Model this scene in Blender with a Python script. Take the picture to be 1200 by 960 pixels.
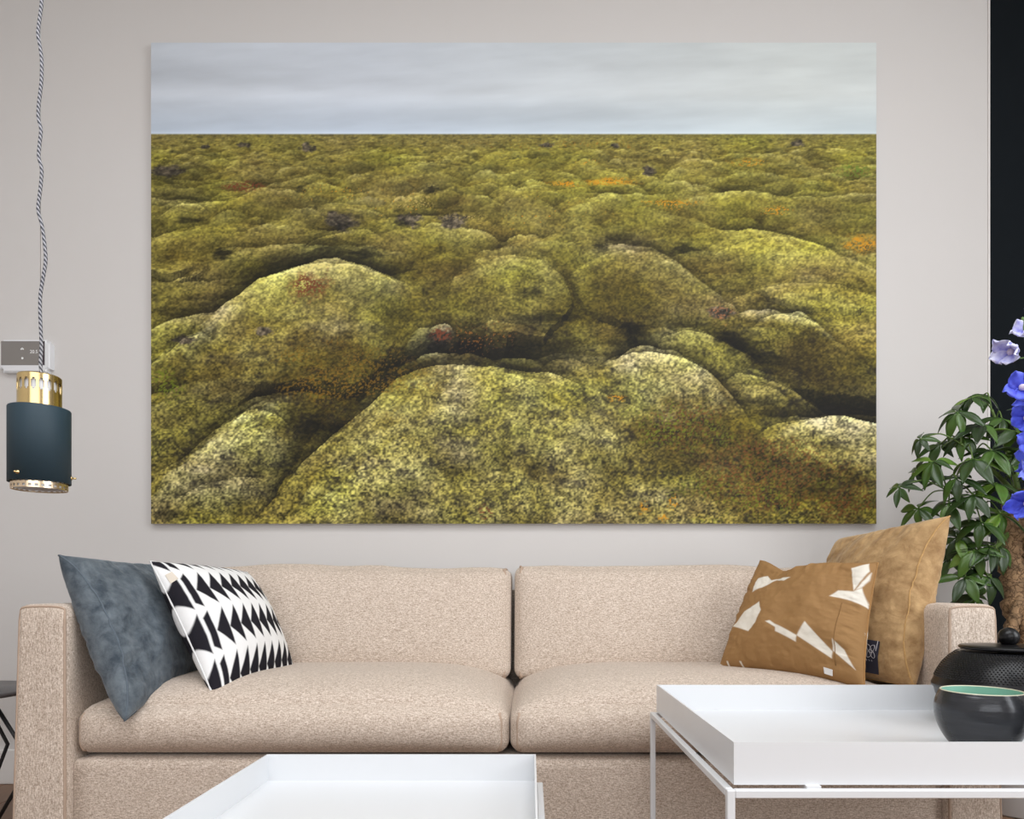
import bpy, bmesh, math, random
import numpy as np
from mathutils import Vector, Matrix, Quaternion

for o in list(bpy.data.objects):
    bpy.data.objects.remove(o)
scene = bpy.context.scene
COL = scene.collection

# ------------------------------------------------------------------ camera
F_PX, VPX, VPY, CAM_H = 813.0, 622.0, 693.0, 0.68
cam_d = bpy.data.cameras.new('camera')
cam = bpy.data.objects.new('camera', cam_d)
COL.objects.link(cam)
cam.location = (0, 0, CAM_H)
cam.rotation_euler = (math.pi / 2, 0, 0)
cam_d.sensor_fit = 'HORIZONTAL'
cam_d.sensor_width = 36.0
cam_d.lens = F_PX / 1200 * 36.0
cam_d.shift_x = -(VPX - 600) / 1200
cam_d.shift_y = (VPY - 480) / 1200
cam_d.clip_start = 0.02
scene.camera = cam

# ------------------------------------------------------------------ light
world = bpy.data.worlds.new('world')
scene.world = world
world.use_nodes = True
bg = world.node_tree.nodes['Background']
bg.inputs[0].default_value = (0.86, 0.92, 1.0, 1)
bg.inputs[1].default_value = 1.0


def area_light(name, loc, rot, sx, sy, power, col):
    d = bpy.data.lights.new(name, 'AREA')
    d.shape = 'RECTANGLE'
    d.size, d.size_y = sx, sy
    d.energy = power
    d.color = col
    o = bpy.data.objects.new(name, d)
    COL.objects.link(o)
    o.location = loc
    o.rotation_euler = rot
    return o


# side window daylight, plus added fill from behind the camera and from above
area_light('side_window_daylight', (2.56, -0.10, 1.70), (0, math.radians(90), 0), 2.0, 2.0, 56, (0.97, 0.985, 1.0))
area_light('front_fill_light', (-0.2, -2.52, 1.75), (math.radians(90), 0, 0), 3.8, 1.9, 36, (1.0, 0.985, 0.965))  # added fill at an unseen window opening, evens out the front
area_light('overhead_fill_light', (-0.1, 0.25, 2.93), (0, 0, 0), 2.6, 1.5, 46, (0.99, 0.99, 1.0))  # added light from above, set in an invented roof opening
scene.view_settings.view_transform = 'Standard'
scene.view_settings.look = 'None'
scene.view_settings.exposure = 0.14
scene.view_settings.gamma = 1.0
scene.view_settings.use_curve_mapping = False


# ------------------------------------------------------------------ helpers
def P(px, py, d):
    """a point seen at (px, py) of the photograph, d metres into the room"""
    return Vector(((px - VPX) * d / F_PX, d, CAM_H - (py - VPY) * d / F_PX))


def tag(o, label=None, cat=None, group=None, kind=None):
    if label: o['label'] = label
    if cat: o['category'] = cat
    if group: o['group'] = group
    if kind: o['kind'] = kind
    return o


def empty(name, loc, label=None, cat=None, group=None, rz=0):
    o = bpy.data.objects.new(name, None)
    COL.objects.link(o)
    o.location = loc
    o.rotation_euler = (0, 0, rz)
    o.empty_display_size = 0.05
    tag(o, label, cat, group)
    return o


def link(name, me, mat=None, parent=None, smooth=True):
    o = bpy.data.objects.new(name, me)
    COL.objects.link(o)
    if mat is not None and len(me.materials) == 0:
        me.materials.append(mat)
    if parent is not None:
        o.parent = parent
    if smooth:
        me.polygons.foreach_set('use_smooth', np.ones(len(me.polygons), dtype=bool))
    return o


def mesh(name, verts, faces):
    me = bpy.data.meshes.new(name)
    me.from_pydata([tuple(v) for v in verts], [], [tuple(f) for f in faces])
    me.update()
    return me


def quad_mesh(name, verts, quads):
    verts = np.asarray(verts, dtype=np.float32).reshape(-1, 3)
    quads = np.asarray(quads, dtype=np.int32).reshape(-1, 4)
    me = bpy.data.meshes.new(name)
    me.vertices.add(len(verts))
    me.vertices.foreach_set('co', verts.ravel())
    me.loops.add(len(quads) * 4)
    me.loops.foreach_set('vertex_index', quads.ravel())
    me.polygons.add(len(quads))
    me.polygons.foreach_set('loop_start', np.arange(0, len(quads) * 4, 4, dtype=np.int32))
    me.update(calc_edges=True)
    return me


def grid_quads(ny, nx, off=0, flip=False):
    i = np.arange(ny - 1)[:, None] * nx + np.arange(nx - 1)[None, :] + off
    q = np.stack([i, i + 1, i + 1 + nx, i + nx], -1).reshape(-1, 4)
    return q[:, ::-1] if flip else q


def join(parts):
    V, Fq, n = [], [], 0
    for v, f in parts:
        V += [tuple(x) for x in v]
        Fq += [tuple(i + n for i in ff) for ff in f]
        n += len(v)
    return V, Fq


def box(x0, x1, y0, y1, z0, z1):
    v = [(x0, y0, z0), (x1, y0, z0), (x1, y1, z0), (x0, y1, z0), (x0, y0, z1), (x1, y0, z1), (x1, y1, z1), (x0, y1, z1)]
    f = [(0, 3, 2, 1), (4, 5, 6, 7), (0, 1, 5, 4), (1, 2, 6, 5), (2, 3, 7, 6), (3, 0, 4, 7)]
    return v, f


def box_mesh(name, dims, bevel=0.0, seg=2):
    v, f = box(*dims)
    me = mesh(name, v, f)
    if bevel > 0:
        bm = bmesh.new()
        bm.from_mesh(me)
        bmesh.ops.bevel(bm, geom=bm.edges[:], offset=bevel, segments=seg, affect='EDGES', profile=0.5)
        bm.to_mesh(me)
        bm.free()
    return me


def box_obj(name, dims, mat, parent=None, bevel=0.0, seg=2):
    return link(name, box_mesh(name, dims, bevel, seg), mat, parent, smooth=False)


def smooth_path(pts, n=8):
    pts = [Vector(p) for p in pts]
    if len(pts) < 3:
        return pts
    out = []
    for i in range(len(pts) - 1):
        p0 = pts[max(i - 1, 0)]
        p1, p2 = pts[i], pts[i + 1]
        p3 = pts[min(i + 2, len(pts) - 1)]
        for k in range(n):
            t = k / n
            out.append(0.5 * ((2 * p1) + (p2 - p0) * t + (2 * p0 - 5 * p1 + 4 * p2 - p3) * t * t + (3 * p1 - p0 - 3 * p2 + p3) * t ** 3))
    out.append(pts[-1])
    return out


def tube(pts, rad, seg=8, closed=False, cap=True):
    pts = [Vector(p) for p in pts]
    n = len(pts)
    rads = rad if hasattr(rad, '__len__') else [rad] * n
    V, Fq = [], []
    prev = None
    for i, p in enumerate(pts):
        if closed:
            t = (pts[(i + 1) % n] - pts[i - 1]).normalized()
        else:
            t = (pts[min(i + 1, n - 1)] - pts[max(i - 1, 0)]).normalized()
        if prev is None:
            a = Vector((0, 0, 1)) if abs(t.z) < 0.9 else Vector((1, 0, 0))
            nrm = t.cross(a).normalized()
        else:
            nrm = (prev - t * prev.dot(t)).normalized()
        prev = nrm
        b = t.cross(nrm)
        for k in range(seg):
            an = 2 * math.pi * k / seg
            V.append(p + (nrm * math.cos(an) + b * math.sin(an)) * rads[i])
    m = n if closed else n - 1
    for i in range(m):
        for k in range(seg):
            a0 = i * seg + k
            a1 = i * seg + (k + 1) % seg
            b0 = ((i + 1) % n) * seg + k
            b1 = ((i + 1) % n) * seg + (k + 1) % seg
            Fq.append((a0, a1, b1, b0))
    if cap and not closed:
        Fq.append(tuple(range(seg))[::-1])
        Fq.append(tuple((n - 1) * seg + k for k in range(seg)))
    return V, Fq


def lathe(profile, seg=48):
    V, Fq = [], []
    n = len(profile)
    for (r, z) in profile:
        for k in range(seg):
            a = 2 * math.pi * k / seg
            V.append((r * math.cos(a), r * math.sin(a), z))
    for i in range(n - 1):
        for k in range(seg):
            a0, a1 = i * seg + k, i * seg + (k + 1) % seg
            Fq.append((a0, a1, a1 + seg, a0 + seg))
    return V, Fq


def add(name, vf, mat, parent=None, smooth=True):
    return link(name, mesh(name, vf[0], vf[1]), mat, parent, smooth)


# ---- lattice noise (numpy)
def _hash(ix, iy, seed):
    h = (ix.astype(np.int64) * 374761393 + iy.astype(np.int64) * 668265263 + seed * 1442695041) & 0xFFFFFFFF
    h = ((h ^ (h >> 13)) * 1274126177) & 0xFFFFFFFF
    h = ((h ^ (h >> 16)) * 2246822519) & 0xFFFFFFFF
    h = h ^ (h >> 15)
    return (h & 0xFFFFFF) / float(0xFFFFFF)


def vnoise(x, y, seed=0):
    ix, iy = np.floor(x), np.floor(y)
    fx, fy = x - ix, y - iy
    fx = fx * fx * (3 - 2 * fx)
    fy = fy * fy * (3 - 2 * fy)
    a = _hash(ix, iy, seed); b = _hash(ix + 1, iy, seed)
    c = _hash(ix, iy + 1, seed); d = _hash(ix + 1, iy + 1, seed)
    return (a * (1 - fx) + b * fx) * (1 - fy) + (c * (1 - fx) + d * fx) * fy


def fbm(x, y, octv=4, seed=0, gain=0.5):
    s, a, t = 0, 1.0, 0
    for k in range(octv):
        s = s + a * vnoise(x * 2 ** k + 13.7 * k, y * 2 ** k + 7.1 * k, seed + k)
        t += a
        a *= gain
    return s / t


def lin(c):
    c = np.asarray(c, dtype=float)
    return np.where(c <= 0.04045, c / 12.92, ((c + 0.055) / 1.055) ** 2.4)


def rgb(r, g, b):
    return tuple(float(x) for x in lin(np.array([r, g, b]) / 255.0))


# ---- materials
def new_mat(name):
    m = bpy.data.materials.new(name)
    m.use_nodes = True
    nt = m.node_tree
    return m, nt, nt.nodes['Principled BSDF']


def N(nt, typ, **kw):
    n = nt.nodes.new(typ)
    for k, v in kw.items():
        setattr(n, k, v)
    return n


def plain(name, col, rough=0.5, metal=0.0, var=0.06, scale=30.0, bump=0.0, bscale=200.0, spec=0.5, coat=0.0, sheen=0.0, stretch=(1, 1, 1), bdist=0.002):
    m, nt, b = new_mat(name)
    tc = N(nt, 'ShaderNodeTexCoord')
    mp = N(nt, 'ShaderNodeMapping')
    mp.inputs['Scale'].default_value = stretch
    nt.links.new(tc.outputs['Object'], mp.inputs[0])
    no = N(nt, 'ShaderNodeTexNoise')
    no.inputs['Scale'].default_value = scale
    no.inputs['Detail'].default_value = 4
    nt.links.new(mp.outputs[0], no.inputs['Vector'])
    mx = N(nt, 'ShaderNodeMix', data_type='RGBA')
    mx.inputs[6].default_value = (*[c * (1 - var) for c in col], 1)
    mx.inputs[7].default_value = (*[min(1, c * (1 + var)) for c in col], 1)
    nt.links.new(no.outputs['Fac'], mx.inputs[0])
    nt.links.new(mx.outputs[2], b.inputs['Base Color'])
    b.inputs['Roughness'].default_value = rough
    b.inputs['Metallic'].default_value = metal
    b.inputs['Specular IOR Level'].default_value = spec
    b.inputs['Coat Weight'].default_value = coat
    b.inputs['Sheen Weight'].default_value = sheen
    if bump > 0:
        n2 = N(nt, 'ShaderNodeTexNoise')
        n2.inputs['Scale'].default_value = bscale
        n2.inputs['Detail'].default_value = 3
        nt.links.new(mp.outputs[0], n2.inputs['Vector'])
        bp = N(nt, 'ShaderNodeBump')
        bp.inputs['Strength'].default_value = bump
        bp.inputs['Distance'].default_value = bdist
        nt.links.new(n2.outputs['Fac'], bp.inputs['Height'])
        nt.links.new(bp.outputs[0], b.inputs['Normal'])
    return m


def linen(name, dark, mid, light, vertical=False):
    """woven melange fabric: slubs along the weft plus a fine speckle and a slack, softly creased surface"""
    m, nt, b = new_mat(name)
    tc = N(nt, 'ShaderNodeTexCoord')
    mp = N(nt, 'ShaderNodeMapping')
    mp.inputs['Scale'].default_value = (480, 480, 110) if vertical else (110, 480, 480)
    nt.links.new(tc.outputs['Object'], mp.inputs[0])
    slub = N(nt, 'ShaderNodeTexNoise')
    slub.inputs['Scale'].default_value = 1.0
    slub.inputs['Detail'].default_value = 2
    nt.links.new(mp.outputs[0], slub.inputs['Vector'])
    sp = N(nt, 'ShaderNodeTexNoise')
    sp.inputs['Scale'].default_value = 330
    sp.inputs['Detail'].default_value = 2
    nt.links.new(tc.outputs['Object'], sp.inputs['Vector'])
    ad = N(nt, 'ShaderNodeMath', operation='ADD')
    nt.links.new(slub.outputs['Fac'], ad.inputs[0])
    nt.links.new(sp.outputs['Fac'], ad.inputs[1])
    mr = N(nt, 'ShaderNodeMath', operation='MULTIPLY')
    mr.inputs[1].default_value = 0.5
    nt.links.new(ad.outputs[0], mr.inputs[0])
    cr = N(nt, 'ShaderNodeValToRGB')
    cr.color_ramp.elements[0].position = 0.34
    cr.color_ramp.elements[0].color = (*dark, 1)
    cr.color_ramp.elements[1].position = 0.66
    cr.color_ramp.elements[1].color = (*light, 1)
    e = cr.color_ramp.elements.new(0.5)
    e.color = (*mid, 1)
    nt.links.new(mr.outputs[0], cr.inputs[0])
    nt.links.new(cr.outputs[0], b.inputs['Base Color'])
    b.inputs['Roughness'].default_value = 0.95
    b.inputs['Specular IOR Level'].default_value = 0.15
    b.inputs['Sheen Weight'].default_value = 0.15
    cz = N(nt, 'ShaderNodeTexNoise')
    cz.inputs['Scale'].default_value = 7
    cz.inputs['Detail'].default_value = 3
    nt.links.new(tc.outputs['Object'], cz.inputs['Vector'])
    b1 = N(nt, 'ShaderNodeBump')
    b1.inputs['Strength'].default_value = 0.35
    b1.inputs['Distance'].default_value = 0.012
    nt.links.new(cz.outputs['Fac'], b1.inputs['Height'])
    b2 = N(nt, 'ShaderNodeBump')
    b2.inputs['Strength'].default_value = 0.5
    b2.inputs['Distance'].default_value = 0.0012
    nt.links.new(mr.outputs[0], b2.inputs['Height'])
    nt.links.new(b1.outputs[0], b2.inputs['Normal'])
    nt.links.new(b2.outputs[0], b.inputs['Normal'])
    return m


def velvet(name, c0, c1, sheen_col, sheen=0.6, scale=14):
    """worn velvet: brushed blotches, fine pile, slack creases"""
    m, nt, b = new_mat(name)
    tc = N(nt, 'ShaderNodeTexCoord')
    n1 = N(nt, 'ShaderNodeTexNoise')
    n1.inputs['Scale'].default_value = scale
    n1.inputs['Detail'].default_value = 7
    n1.inputs['Roughness'].default_value = 0.65
    n1.inputs['Distortion'].default_value = 0.25
    nt.links.new(tc.outputs['Object'], n1.inputs['Vector'])
    cr = N(nt, 'ShaderNodeValToRGB')
    cr.color_ramp.elements[0].position = 0.34
    cr.color_ramp.elements[0].color = (*c0, 1)
    cr.color_ramp.elements[1].position = 0.68
    cr.color_ramp.elements[1].color = (*c1, 1)
    nt.links.new(n1.outputs['Fac'], cr.inputs[0])
    nt.links.new(cr.outputs[0], b.inputs['Base Color'])
    b.inputs['Roughness'].default_value = 0.85
    b.inputs['Specular IOR Level'].default_value = 0.2
    b.inputs['Sheen Weight'].default_value = sheen
    b.inputs['Sheen Roughness'].default_value = 0.45
    b.inputs['Sheen Tint'].default_value = (*sheen_col, 1)
    n2 = N(nt, 'ShaderNodeTexNoise')
    n2.inputs['Scale'].default_value = 22
    n2.inputs['Detail'].default_value = 4
    n2.inputs['Distortion'].default_value = 1.0
    nt.links.new(tc.outputs['Object'], n2.inputs['Vector'])
    bp = N(nt, 'ShaderNodeBump')
    bp.inputs['Strength'].default_value = 0.5
    bp.inputs['Distance'].default_value = 0.008
    nt.links.new(n2.outputs['Fac'], bp.inputs['Height'])
    nt.links.new(bp.outputs[0], b.inputs['Normal'])
    return m


def attr_mat(name, rough=0.8, weave=0.0, spec=0.3):
    m, nt, b = new_mat(name)
    at = N(nt, 'ShaderNodeAttribute')
    at.attribute_name = 'print'
    nt.links.new(at.outputs['Color'], b.inputs['Base Color'])
    b.inputs['Roughness'].default_value = rough
    b.inputs['Specular IOR Level'].default_value = spec
    if weave > 0:
        tc = N(nt, 'ShaderNodeTexCoord')
        no = N(nt, 'ShaderNodeTexNoise')
        no.inputs['Scale'].default_value = 26
        no.inputs['Detail'].default_value = 3
        no.inputs['Distortion'].default_value = 0.6
        nt.links.new(tc.outputs['Object'], no.inputs['Vector'])
        bp = N(nt, 'ShaderNodeBump')
        bp.inputs['Strength'].default_value = weave
        bp.inputs['Distance'].default_value = 0.006
        nt.links.new(no.outputs['Fac'], bp.inputs['Height'])
        nt.links.new(bp.outputs[0], b.inputs['Normal'])
    return m


def put_colors(me, cols):
    a = me.color_attributes.new('print', 'FLOAT_COLOR', 'POINT')
    c = np.ones((len(me.vertices), 4), dtype=np.float32)
    c[:, :3] = cols
    a.data.foreach_set('color', c.ravel())


M = {}
M['wall'] = plain('wall_paint', (0.61, 0.592, 0.578), 0.9, var=0.015, scale=3, bump=0.08, bscale=90, spec=0.2)
M['ceiling'] = plain('ceiling_paint', (0.75, 0.74, 0.72), 0.9, var=0.01, scale=3)
M['dark_wall'] = plain('dark_blue_black_paint', (0.0095, 0.0125, 0.0155), 0.8, var=0.05, scale=4, spec=0.08)
M['trim'] = plain('white_trim_paint', (0.72, 0.70, 0.68), 0.45, var=0.02, scale=4)
M['wood'] = plain('brown_floor_wood', rgb(128, 98, 76), 0.45, var=0.25, scale=4, stretch=(12, 1, 12), bump=0.1, bscale=30)
M['sofa'] = linen('beige_linen', rgb(156, 139, 124), rgb(196, 180, 165), rgb(228, 215, 203))
M['sofa_v'] = linen('beige_linen_vertical', rgb(156, 139, 124), rgb(196, 180, 165), rgb(228, 215, 203), True)
M['piping'] = plain('beige_piping', rgb(178, 156, 138), 0.9, var=0.1, scale=300)
M['leg_wood'] = plain('dark_leg_wood', rgb(60, 45, 36), 0.5, var=0.15, scale=20)
M['white_metal'] = plain('white_powder_coat', (0.70, 0.715, 0.735), 0.30, var=0.01, scale=5, spec=0.5)
M['brass'] = plain('brass', (0.74, 0.56, 0.27), 0.2, 1.0, var=0.05, scale=6)
M['brass_pale'] = plain('pale_brass', (0.80, 0.64, 0.45), 0.25, 1.0, var=0.05, scale=6)
M['shade_blue'] = plain('petrol_blue_lacquer', rgb(34, 56, 68), 0.6, var=0.06, scale=12, bump=0.03, bscale=150)
M['white_plastic'] = plain('white_plastic', (0.72, 0.73, 0.75), 0.35, var=0.01)
M['screen'] = plain('grey_display', rgb(128, 124, 120), 0.12, var=0.08, scale=6)
M['screen_ink'] = plain('white_display_ink', (0.85, 0.86, 0.86), 0.4, var=0.01)
M['iron'] = plain('black_cast_iron', (0.006, 0.006, 0.007), 0.28, var=0.2, scale=40, bump=0.03, bscale=300, spec=0.32)
M['bowl_out'] = plain('brushed_black_glaze', (0.034, 0.036, 0.041), 0.22, 0.3, var=0.5, scale=9, stretch=(1, 1, 9), bump=0.12, bscale=25, bdist=0.004)
M['bowl_in'] = plain('teal_celadon_glaze', rgb(156, 204, 186), 0.25, var=0.12, scale=14)
M['bowl_rim'] = plain('pale_glaze_rim', rgb(206, 204, 180), 0.35, var=0.1, scale=30)
M['black_metal'] = plain('black_wire_metal', (0.014, 0.014, 0.015), 0.45, var=0.05)
M['grey_top'] = plain('dark_grey_table_top', rgb(92, 90, 92), 0.4, var=0.05)
M['glass'] = None

# ------------------------------------------------------------------ setting
WD = 2.457            # distance from the camera to the sofa wall
XL, XR, YF, ZC, XE = -2.75, 2.62, -2.6, 2.95, (1157.5 - VPX) * WD / F_PX
w = box_obj('wall_back', (XL, XE, WD, WD + 0.16, 0, ZC), M['wall'])
tag(w, 'pale grey plastered wall behind the sofa', kind='structure')
w = box_obj('wall_alcove', (XE - 0.05, XR, WD + 0.16, WD + 0.30, 0, ZC), M['dark_wall'])
tag(w, 'blue-black painted wall of the recess behind the plant', kind='structure')
w = box_obj('trim_1', (XE, XE + 0.006, WD - 0.004, WD + 0.16, 0, ZC), M['trim'])
tag(w, 'thin pale edge strip where the grey wall ends', kind='structure')
w = box_obj('wall_left', (XL - 0.12, XL, YF, WD + 0.3, 0, ZC), M['wall'])
tag(w, 'pale grey left side wall', kind='structure')
SK = (-1.4, 1.2, -0.5, 1.0)     # added roof opening over the tables, unseen, for light from above
w = add('ceiling', join([box(XL - 0.12, SK[0], YF - 0.12, WD + 0.3, ZC, ZC + 0.1), box(SK[1], XR + 0.12, YF - 0.12, WD + 0.3, ZC, ZC + 0.1),
                         box(SK[0], SK[1], YF - 0.12, SK[2], ZC, ZC + 0.1), box(SK[0], SK[1], SK[3], WD + 0.3, ZC, ZC + 0.1)]), M['ceiling'], None, False)
tag(w, 'white ceiling', kind='structure')
w = box_obj('baseboard_back', (XL, XE, WD - 0.016, WD, 0.0, 0.122), M['trim'], bevel=0.004)
tag(w, 'white baseboard along the sofa wall', kind='structure')


def holed_wall(name, along, a0, a1, b0, b1, h0, h1, q0, q1):
    """a wall with one opening; along='x' or 'y'; a = extent, b = thickness, h = opening along a, q = opening in z"""
    parts = []
    for (s0, s1, z0, z1) in ((a0, h0, 0, ZC), (h1, a1, 0, ZC), (h0, h1, 0, q0), (h0, h1, q1, ZC)):
        parts.append(box(s0, s1, b0, b1, z0, z1) if along == 'x' else box(b0, b1, s0, s1, z0, z1))
    return add(name, join(parts), M['wall'], None, False)


w = holed_wall('wall_right', 'y', YF, WD + 0.3, XR, XR + 0.12, -1.10, 0.90, 0.70, 2.70)
tag(w, 'right side wall with a tall window', kind='structure')
w = holed_wall('wall_front', 'x', XL, XR, YF - 0.12, YF, -2.1, 1.7, 0.8, 2.7)
tag(w, 'wall behind the viewer with an added wide window', kind='structure')
gm, gnt, gb = new_mat('window_glass')
gb.inputs['Base Color'].default_value = (1, 1, 1, 1)
gb.inputs['Transmission Weight'].default_value = 1.0
gb.inputs['Roughness'].default_value = 0.0
gb.inputs['IOR'].default_value = 1.02
M['glass'] = gm


def window(name, along, a0, a1, z0, z1, b):
    root = bpy.data.objects.new(name, None)
    COL.objects.link(root)
    root.location = (0, 0, z0)
    tag(root, 'unseen white framed window', kind='structure')

    def bx(s0, s1, t0, t1, h0, h1):
        return box(s0, s1, b + t0, b + t1, h0 - z0, h1 - z0) if along == 'x' else box(b + t0, b + t1, s0, s1, h0 - z0, h1 - z0)
    f = 0.05
    mid = (a0 + a1) / 2
    fr = [bx(a0, a1, 0, .06, z0, z0 + f), bx(a0, a1, 0, .06, z1 - f, z1), bx(a0, a0 + f, 0, .06, z0 + f, z1 - f),
          bx(a1 - f, a1, 0, .06, z0 + f, z1 - f), bx(mid - f / 2, mid + f / 2, 0, .06, z0 + f, z1 - f)]
    add('window_frame', join(fr), M['trim'], root, False)
    for s0, s1 in ((a0 + f, mid - f / 2), (mid + f / 2, a1 - f)):
        add('pane', bx(s0, s1, .026, .032, z0 + f, z1 - f), M['glass'], root, False)
    return root


window('window_1', 'y', -1.10, 0.90, 0.70, 2.70, XR + 0.03)
window('added_front_window', 'x', -2.1, 1.7, 0.8, 2.7, YF - 0.09)  # unseen window, added around the front fill

wr_ = bpy.data.objects.new('added_roof_window', None)  # invented roof light, added around the overhead fill
COL.objects.link(wr_)
wr_.location = (0, 0, ZC)
tag(wr_, 'added white framed roof light', kind='structure')
add('window_frame', join([box(SK[0], SK[1], SK[2], SK[2] + .05, .01, .09), box(SK[0], SK[1], SK[3] - .05, SK[3], .01, .09), box(SK[0], SK[0] + .05, SK[2] + .05, SK[3] - .05, .01, .09),
                          box(SK[1] - .05, SK[1], SK[2] + .05, SK[3] - .05, .01, .09)]), M['trim'], wr_, False)
add('pane', box(SK[0] + .05, SK[1] - .05, SK[2] + .05, SK[3] - .05, .045, .051), M['glass'], wr_, False)

floor = box_obj('floor', (XL, XR, YF, WD + 0.16, -0.08, -0.014), M['leg_wood'])
tag(floor, 'brown wooden plank floor', kind='structure')
pl_me = None
pw = 0.15
nx = int((XR - XL) / pw) + 1
for i in range(nx):
    x0 = XL + i * pw
    if pl_me is None:
        pl_me = box_mesh('plank', (0.001, pw - 0.001, YF + 0.002, WD - 0.001, -0.014, 0.0), 0.0015, 1)
    p = link('plank', pl_me, M['wood'], floor, False)
    p.location = (x0, 0, 0)


# ------------------------------------------------------------------ the landscape print
def landscape():
    """the printed photograph: a hummocky moss field under overcast sky, drawn as a height field seen in perspective"""
    W, H, V0, CH, FL = 850, 564, 107.0, 1.7, 600.0
    vv, uu = np.mgrid[0:H, 0:W].astype(float)
    # sky: thin layered overcast
    n = fbm(uu / 300.0 + 3 + vv / 300.0, vv / 26.0 + uu / 500.0, 5, 11, 0.55)
    n2 = fbm(uu / 170.0, vv / 60.0 - uu / 700.0, 4, 31)
    n3 = fbm(uu / 45.0 + vv / 30.0, vv / 9.0, 4, 33)
    left = np.clip(1 - uu / 480.0, 0, 1)
    s = 0.825 + 0.09 * (n - 0.5) + 0.07 * (n2 - 0.5) + 0.045 * (n3 - .5)
    s = s - 0.05 * left * np.exp(-((vv - 34 - uu * 0.03) / 16.0) ** 2) + 0.035 * np.exp(-((vv - 60 - uu * .02) / 9.0) ** 2) * (0.3 + left)
    s = s - 0.03 * np.exp(-((vv - 86) / 14.0) ** 2) + 0.05 * np.exp(-((vv - 106) / 2.5) ** 2)
    right = np.clip((uu - 250) / 500.0, 0, 1)
    sky = np.stack([s * (0.95 + 0.022 * right), s * (0.985 + 0.018 * right), s * (1.03 - 0.03 * right)], -1)
    sky = sky + np.clip((vv - 60) / 50.0, 0, 1)[..., None] * np.array([-0.035, -0.012, 0.012])
    # ---- height field on a (distance, column) grid
    K = 1500
    z = np.exp(np.linspace(math.log(1.45), math.log(300.0), K))[:, None]
    u = np.arange(W, dtype=float)[None, :]
    x = (u - 425.0) * z / FL
    zz = z + 0 * x

    def bil(f, sd, p=0.8):
        return np.abs(2 * vnoise(x * f + 31.7, zz * f * 1.15 + 11.3, sd) - 1) ** p
    wx = 0.9 * (fbm(x * .35 + 5, zz * .35, 3, 201) - .5)
    wz = 0.9 * (fbm(x * .35 + 50, zz * .35, 3, 202) - .5)
    x0, zz0 = x, zz
    x, zz = x + wx, zz + wz
    amp = np.clip((z - 3.0) / 7.0, 0.35, 1.0) * (1 + np.clip((z - 12) / 60.0, 0, .5))
    h = amp * (0.36 * bil(.33, 211) + 0.40 * bil(.75, 212) + 0.18 * bil(1.7, 213)) - 0.20
    x, zz = x0, zz0
    tone = 0.80 + 0.4 * vnoise(x * .7 + 3, zz * .7, 221) + 0 * h
    G = 0.10 + 0.35 * np.clip(vnoise(x * .55, zz * .55, 222) - .45, 0, 1) * np.clip(1.4 - z / 25.0, 0.2, 1)
    KD = np.ones_like(h)

    def mound(crest, base, tn=1.0, gr=0.3, dark=0.5, edge=0.18, right_dark=0.0, fade=0.35):
        nonlocal h, tone, G
        cp = np.array(crest, dtype=float) - np.array([177.0, 50.0])
        vb = base - 50.0
        c0, c1 = cp[0, 0], cp[-1, 0]
        wpx = (c1 - c0) / 2
        zf = FL * CH / (vb - V0)
        q = min(0.34 if wpx < 250 else 0.42, (1.5 if base > 405 else 2.1) * wpx / FL)
        zc = zf / (1 - q)
        rz = q * zc
        k0, k1 = np.searchsorted(z[:, 0], zc - rz), np.searchsorted(z[:, 0], zc + rz) + 1
        k0, k1 = max(k0, 0), min(k1, K)
        # columns: the outline is held at the mound's own distance
        cu = 425 + x[k0:k1] * FL / zc
        cv = np.interp(cu, cp[:, 0], cp[:, 1])
        prof = np.clip(CH - (cv - V0) * zc / FL, 0, None) * ((cu >= c0) & (cu <= c1))
        e0, e1 = CH - (cp[0, 1] - V0) * zc / FL, CH - (cp[-1, 1] - V0) * zc / FL
        ed = np.ones_like(cu)
        for pe, dist, cut in ((e0, cu - c0, c0 <= 2), (e1, c1 - cu, c1 >= W - 3)):
            if not cut:
                t_ = np.clip(dist / ((0.06 if pe < 0.04 else 0.62) * wpx + 1), 0, 1)
                ed = ed * np.sin(t_ * math.pi / 2) ** 0.8
        rr = np.clip(np.abs(z[k0:k1] - zc + rz * 0.5 * (fbm(x[k0:k1] * 1.3, zz[k0:k1] * 1.3, 2, 7) - .5)) / rz, 0, 1)
        dome = (0.5 + 0.5 * np.cos(math.pi * rr)) ** 0.75
        hm = prof * ed * dome * (0.93 + 0.14 * fbm(x[k0:k1] * 3, zz[k0:k1] * 3, 3, 9)) - 0.05
        cur = h[k0:k1]
        kk_ = 0.05
        hs = 0.5 * (hm + cur + np.sqrt((hm - cur) ** 2 + kk_ ** 2)) - 0.5 * kk_ * 0.4
        win = hm > -0.03
        al0 = np.clip((hm - cur) / 0.10 + 0.4, 0, 1)
        al = al0 * win
        h[k0:k1] = np.where(win, np.maximum(hs, cur), cur)
        tone[k0:k1] = tone[k0:k1] * (1 - al) + tn * al
        G[k0:k1] = G[k0:k1] * (1 - al) + gr * al
    S = mound
    S([(177, 212), (200, 190), (230, 192), (250, 205)], 216, .8, .1, .4)
    S([(405, 245), (412, 233), (430, 228), (452, 236), (456, 246)], 250, 1.0, .6, .5)
    S([(422, 222), (440, 210), (470, 205), (498, 203), (520, 214), (526, 226)], 232, 1.0, .2, .35, right_dark=.5)
    S([(316, 230), (330, 217), (350, 215), (360, 226)], 233, .95, .1, .35)
    S([(177, 262), (190, 245), (212, 237), (232, 238), (244, 247), (246, 258)], 270, 1.05, .3, .34, right_dark=.4)
    S([(560, 208), (580, 198), (600, 196), (612, 206)], 212, .95, .1, .4)
    S([(677, 196), (690, 184), (706, 184), (714, 194)], 200, .95, .2, .4)
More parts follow.
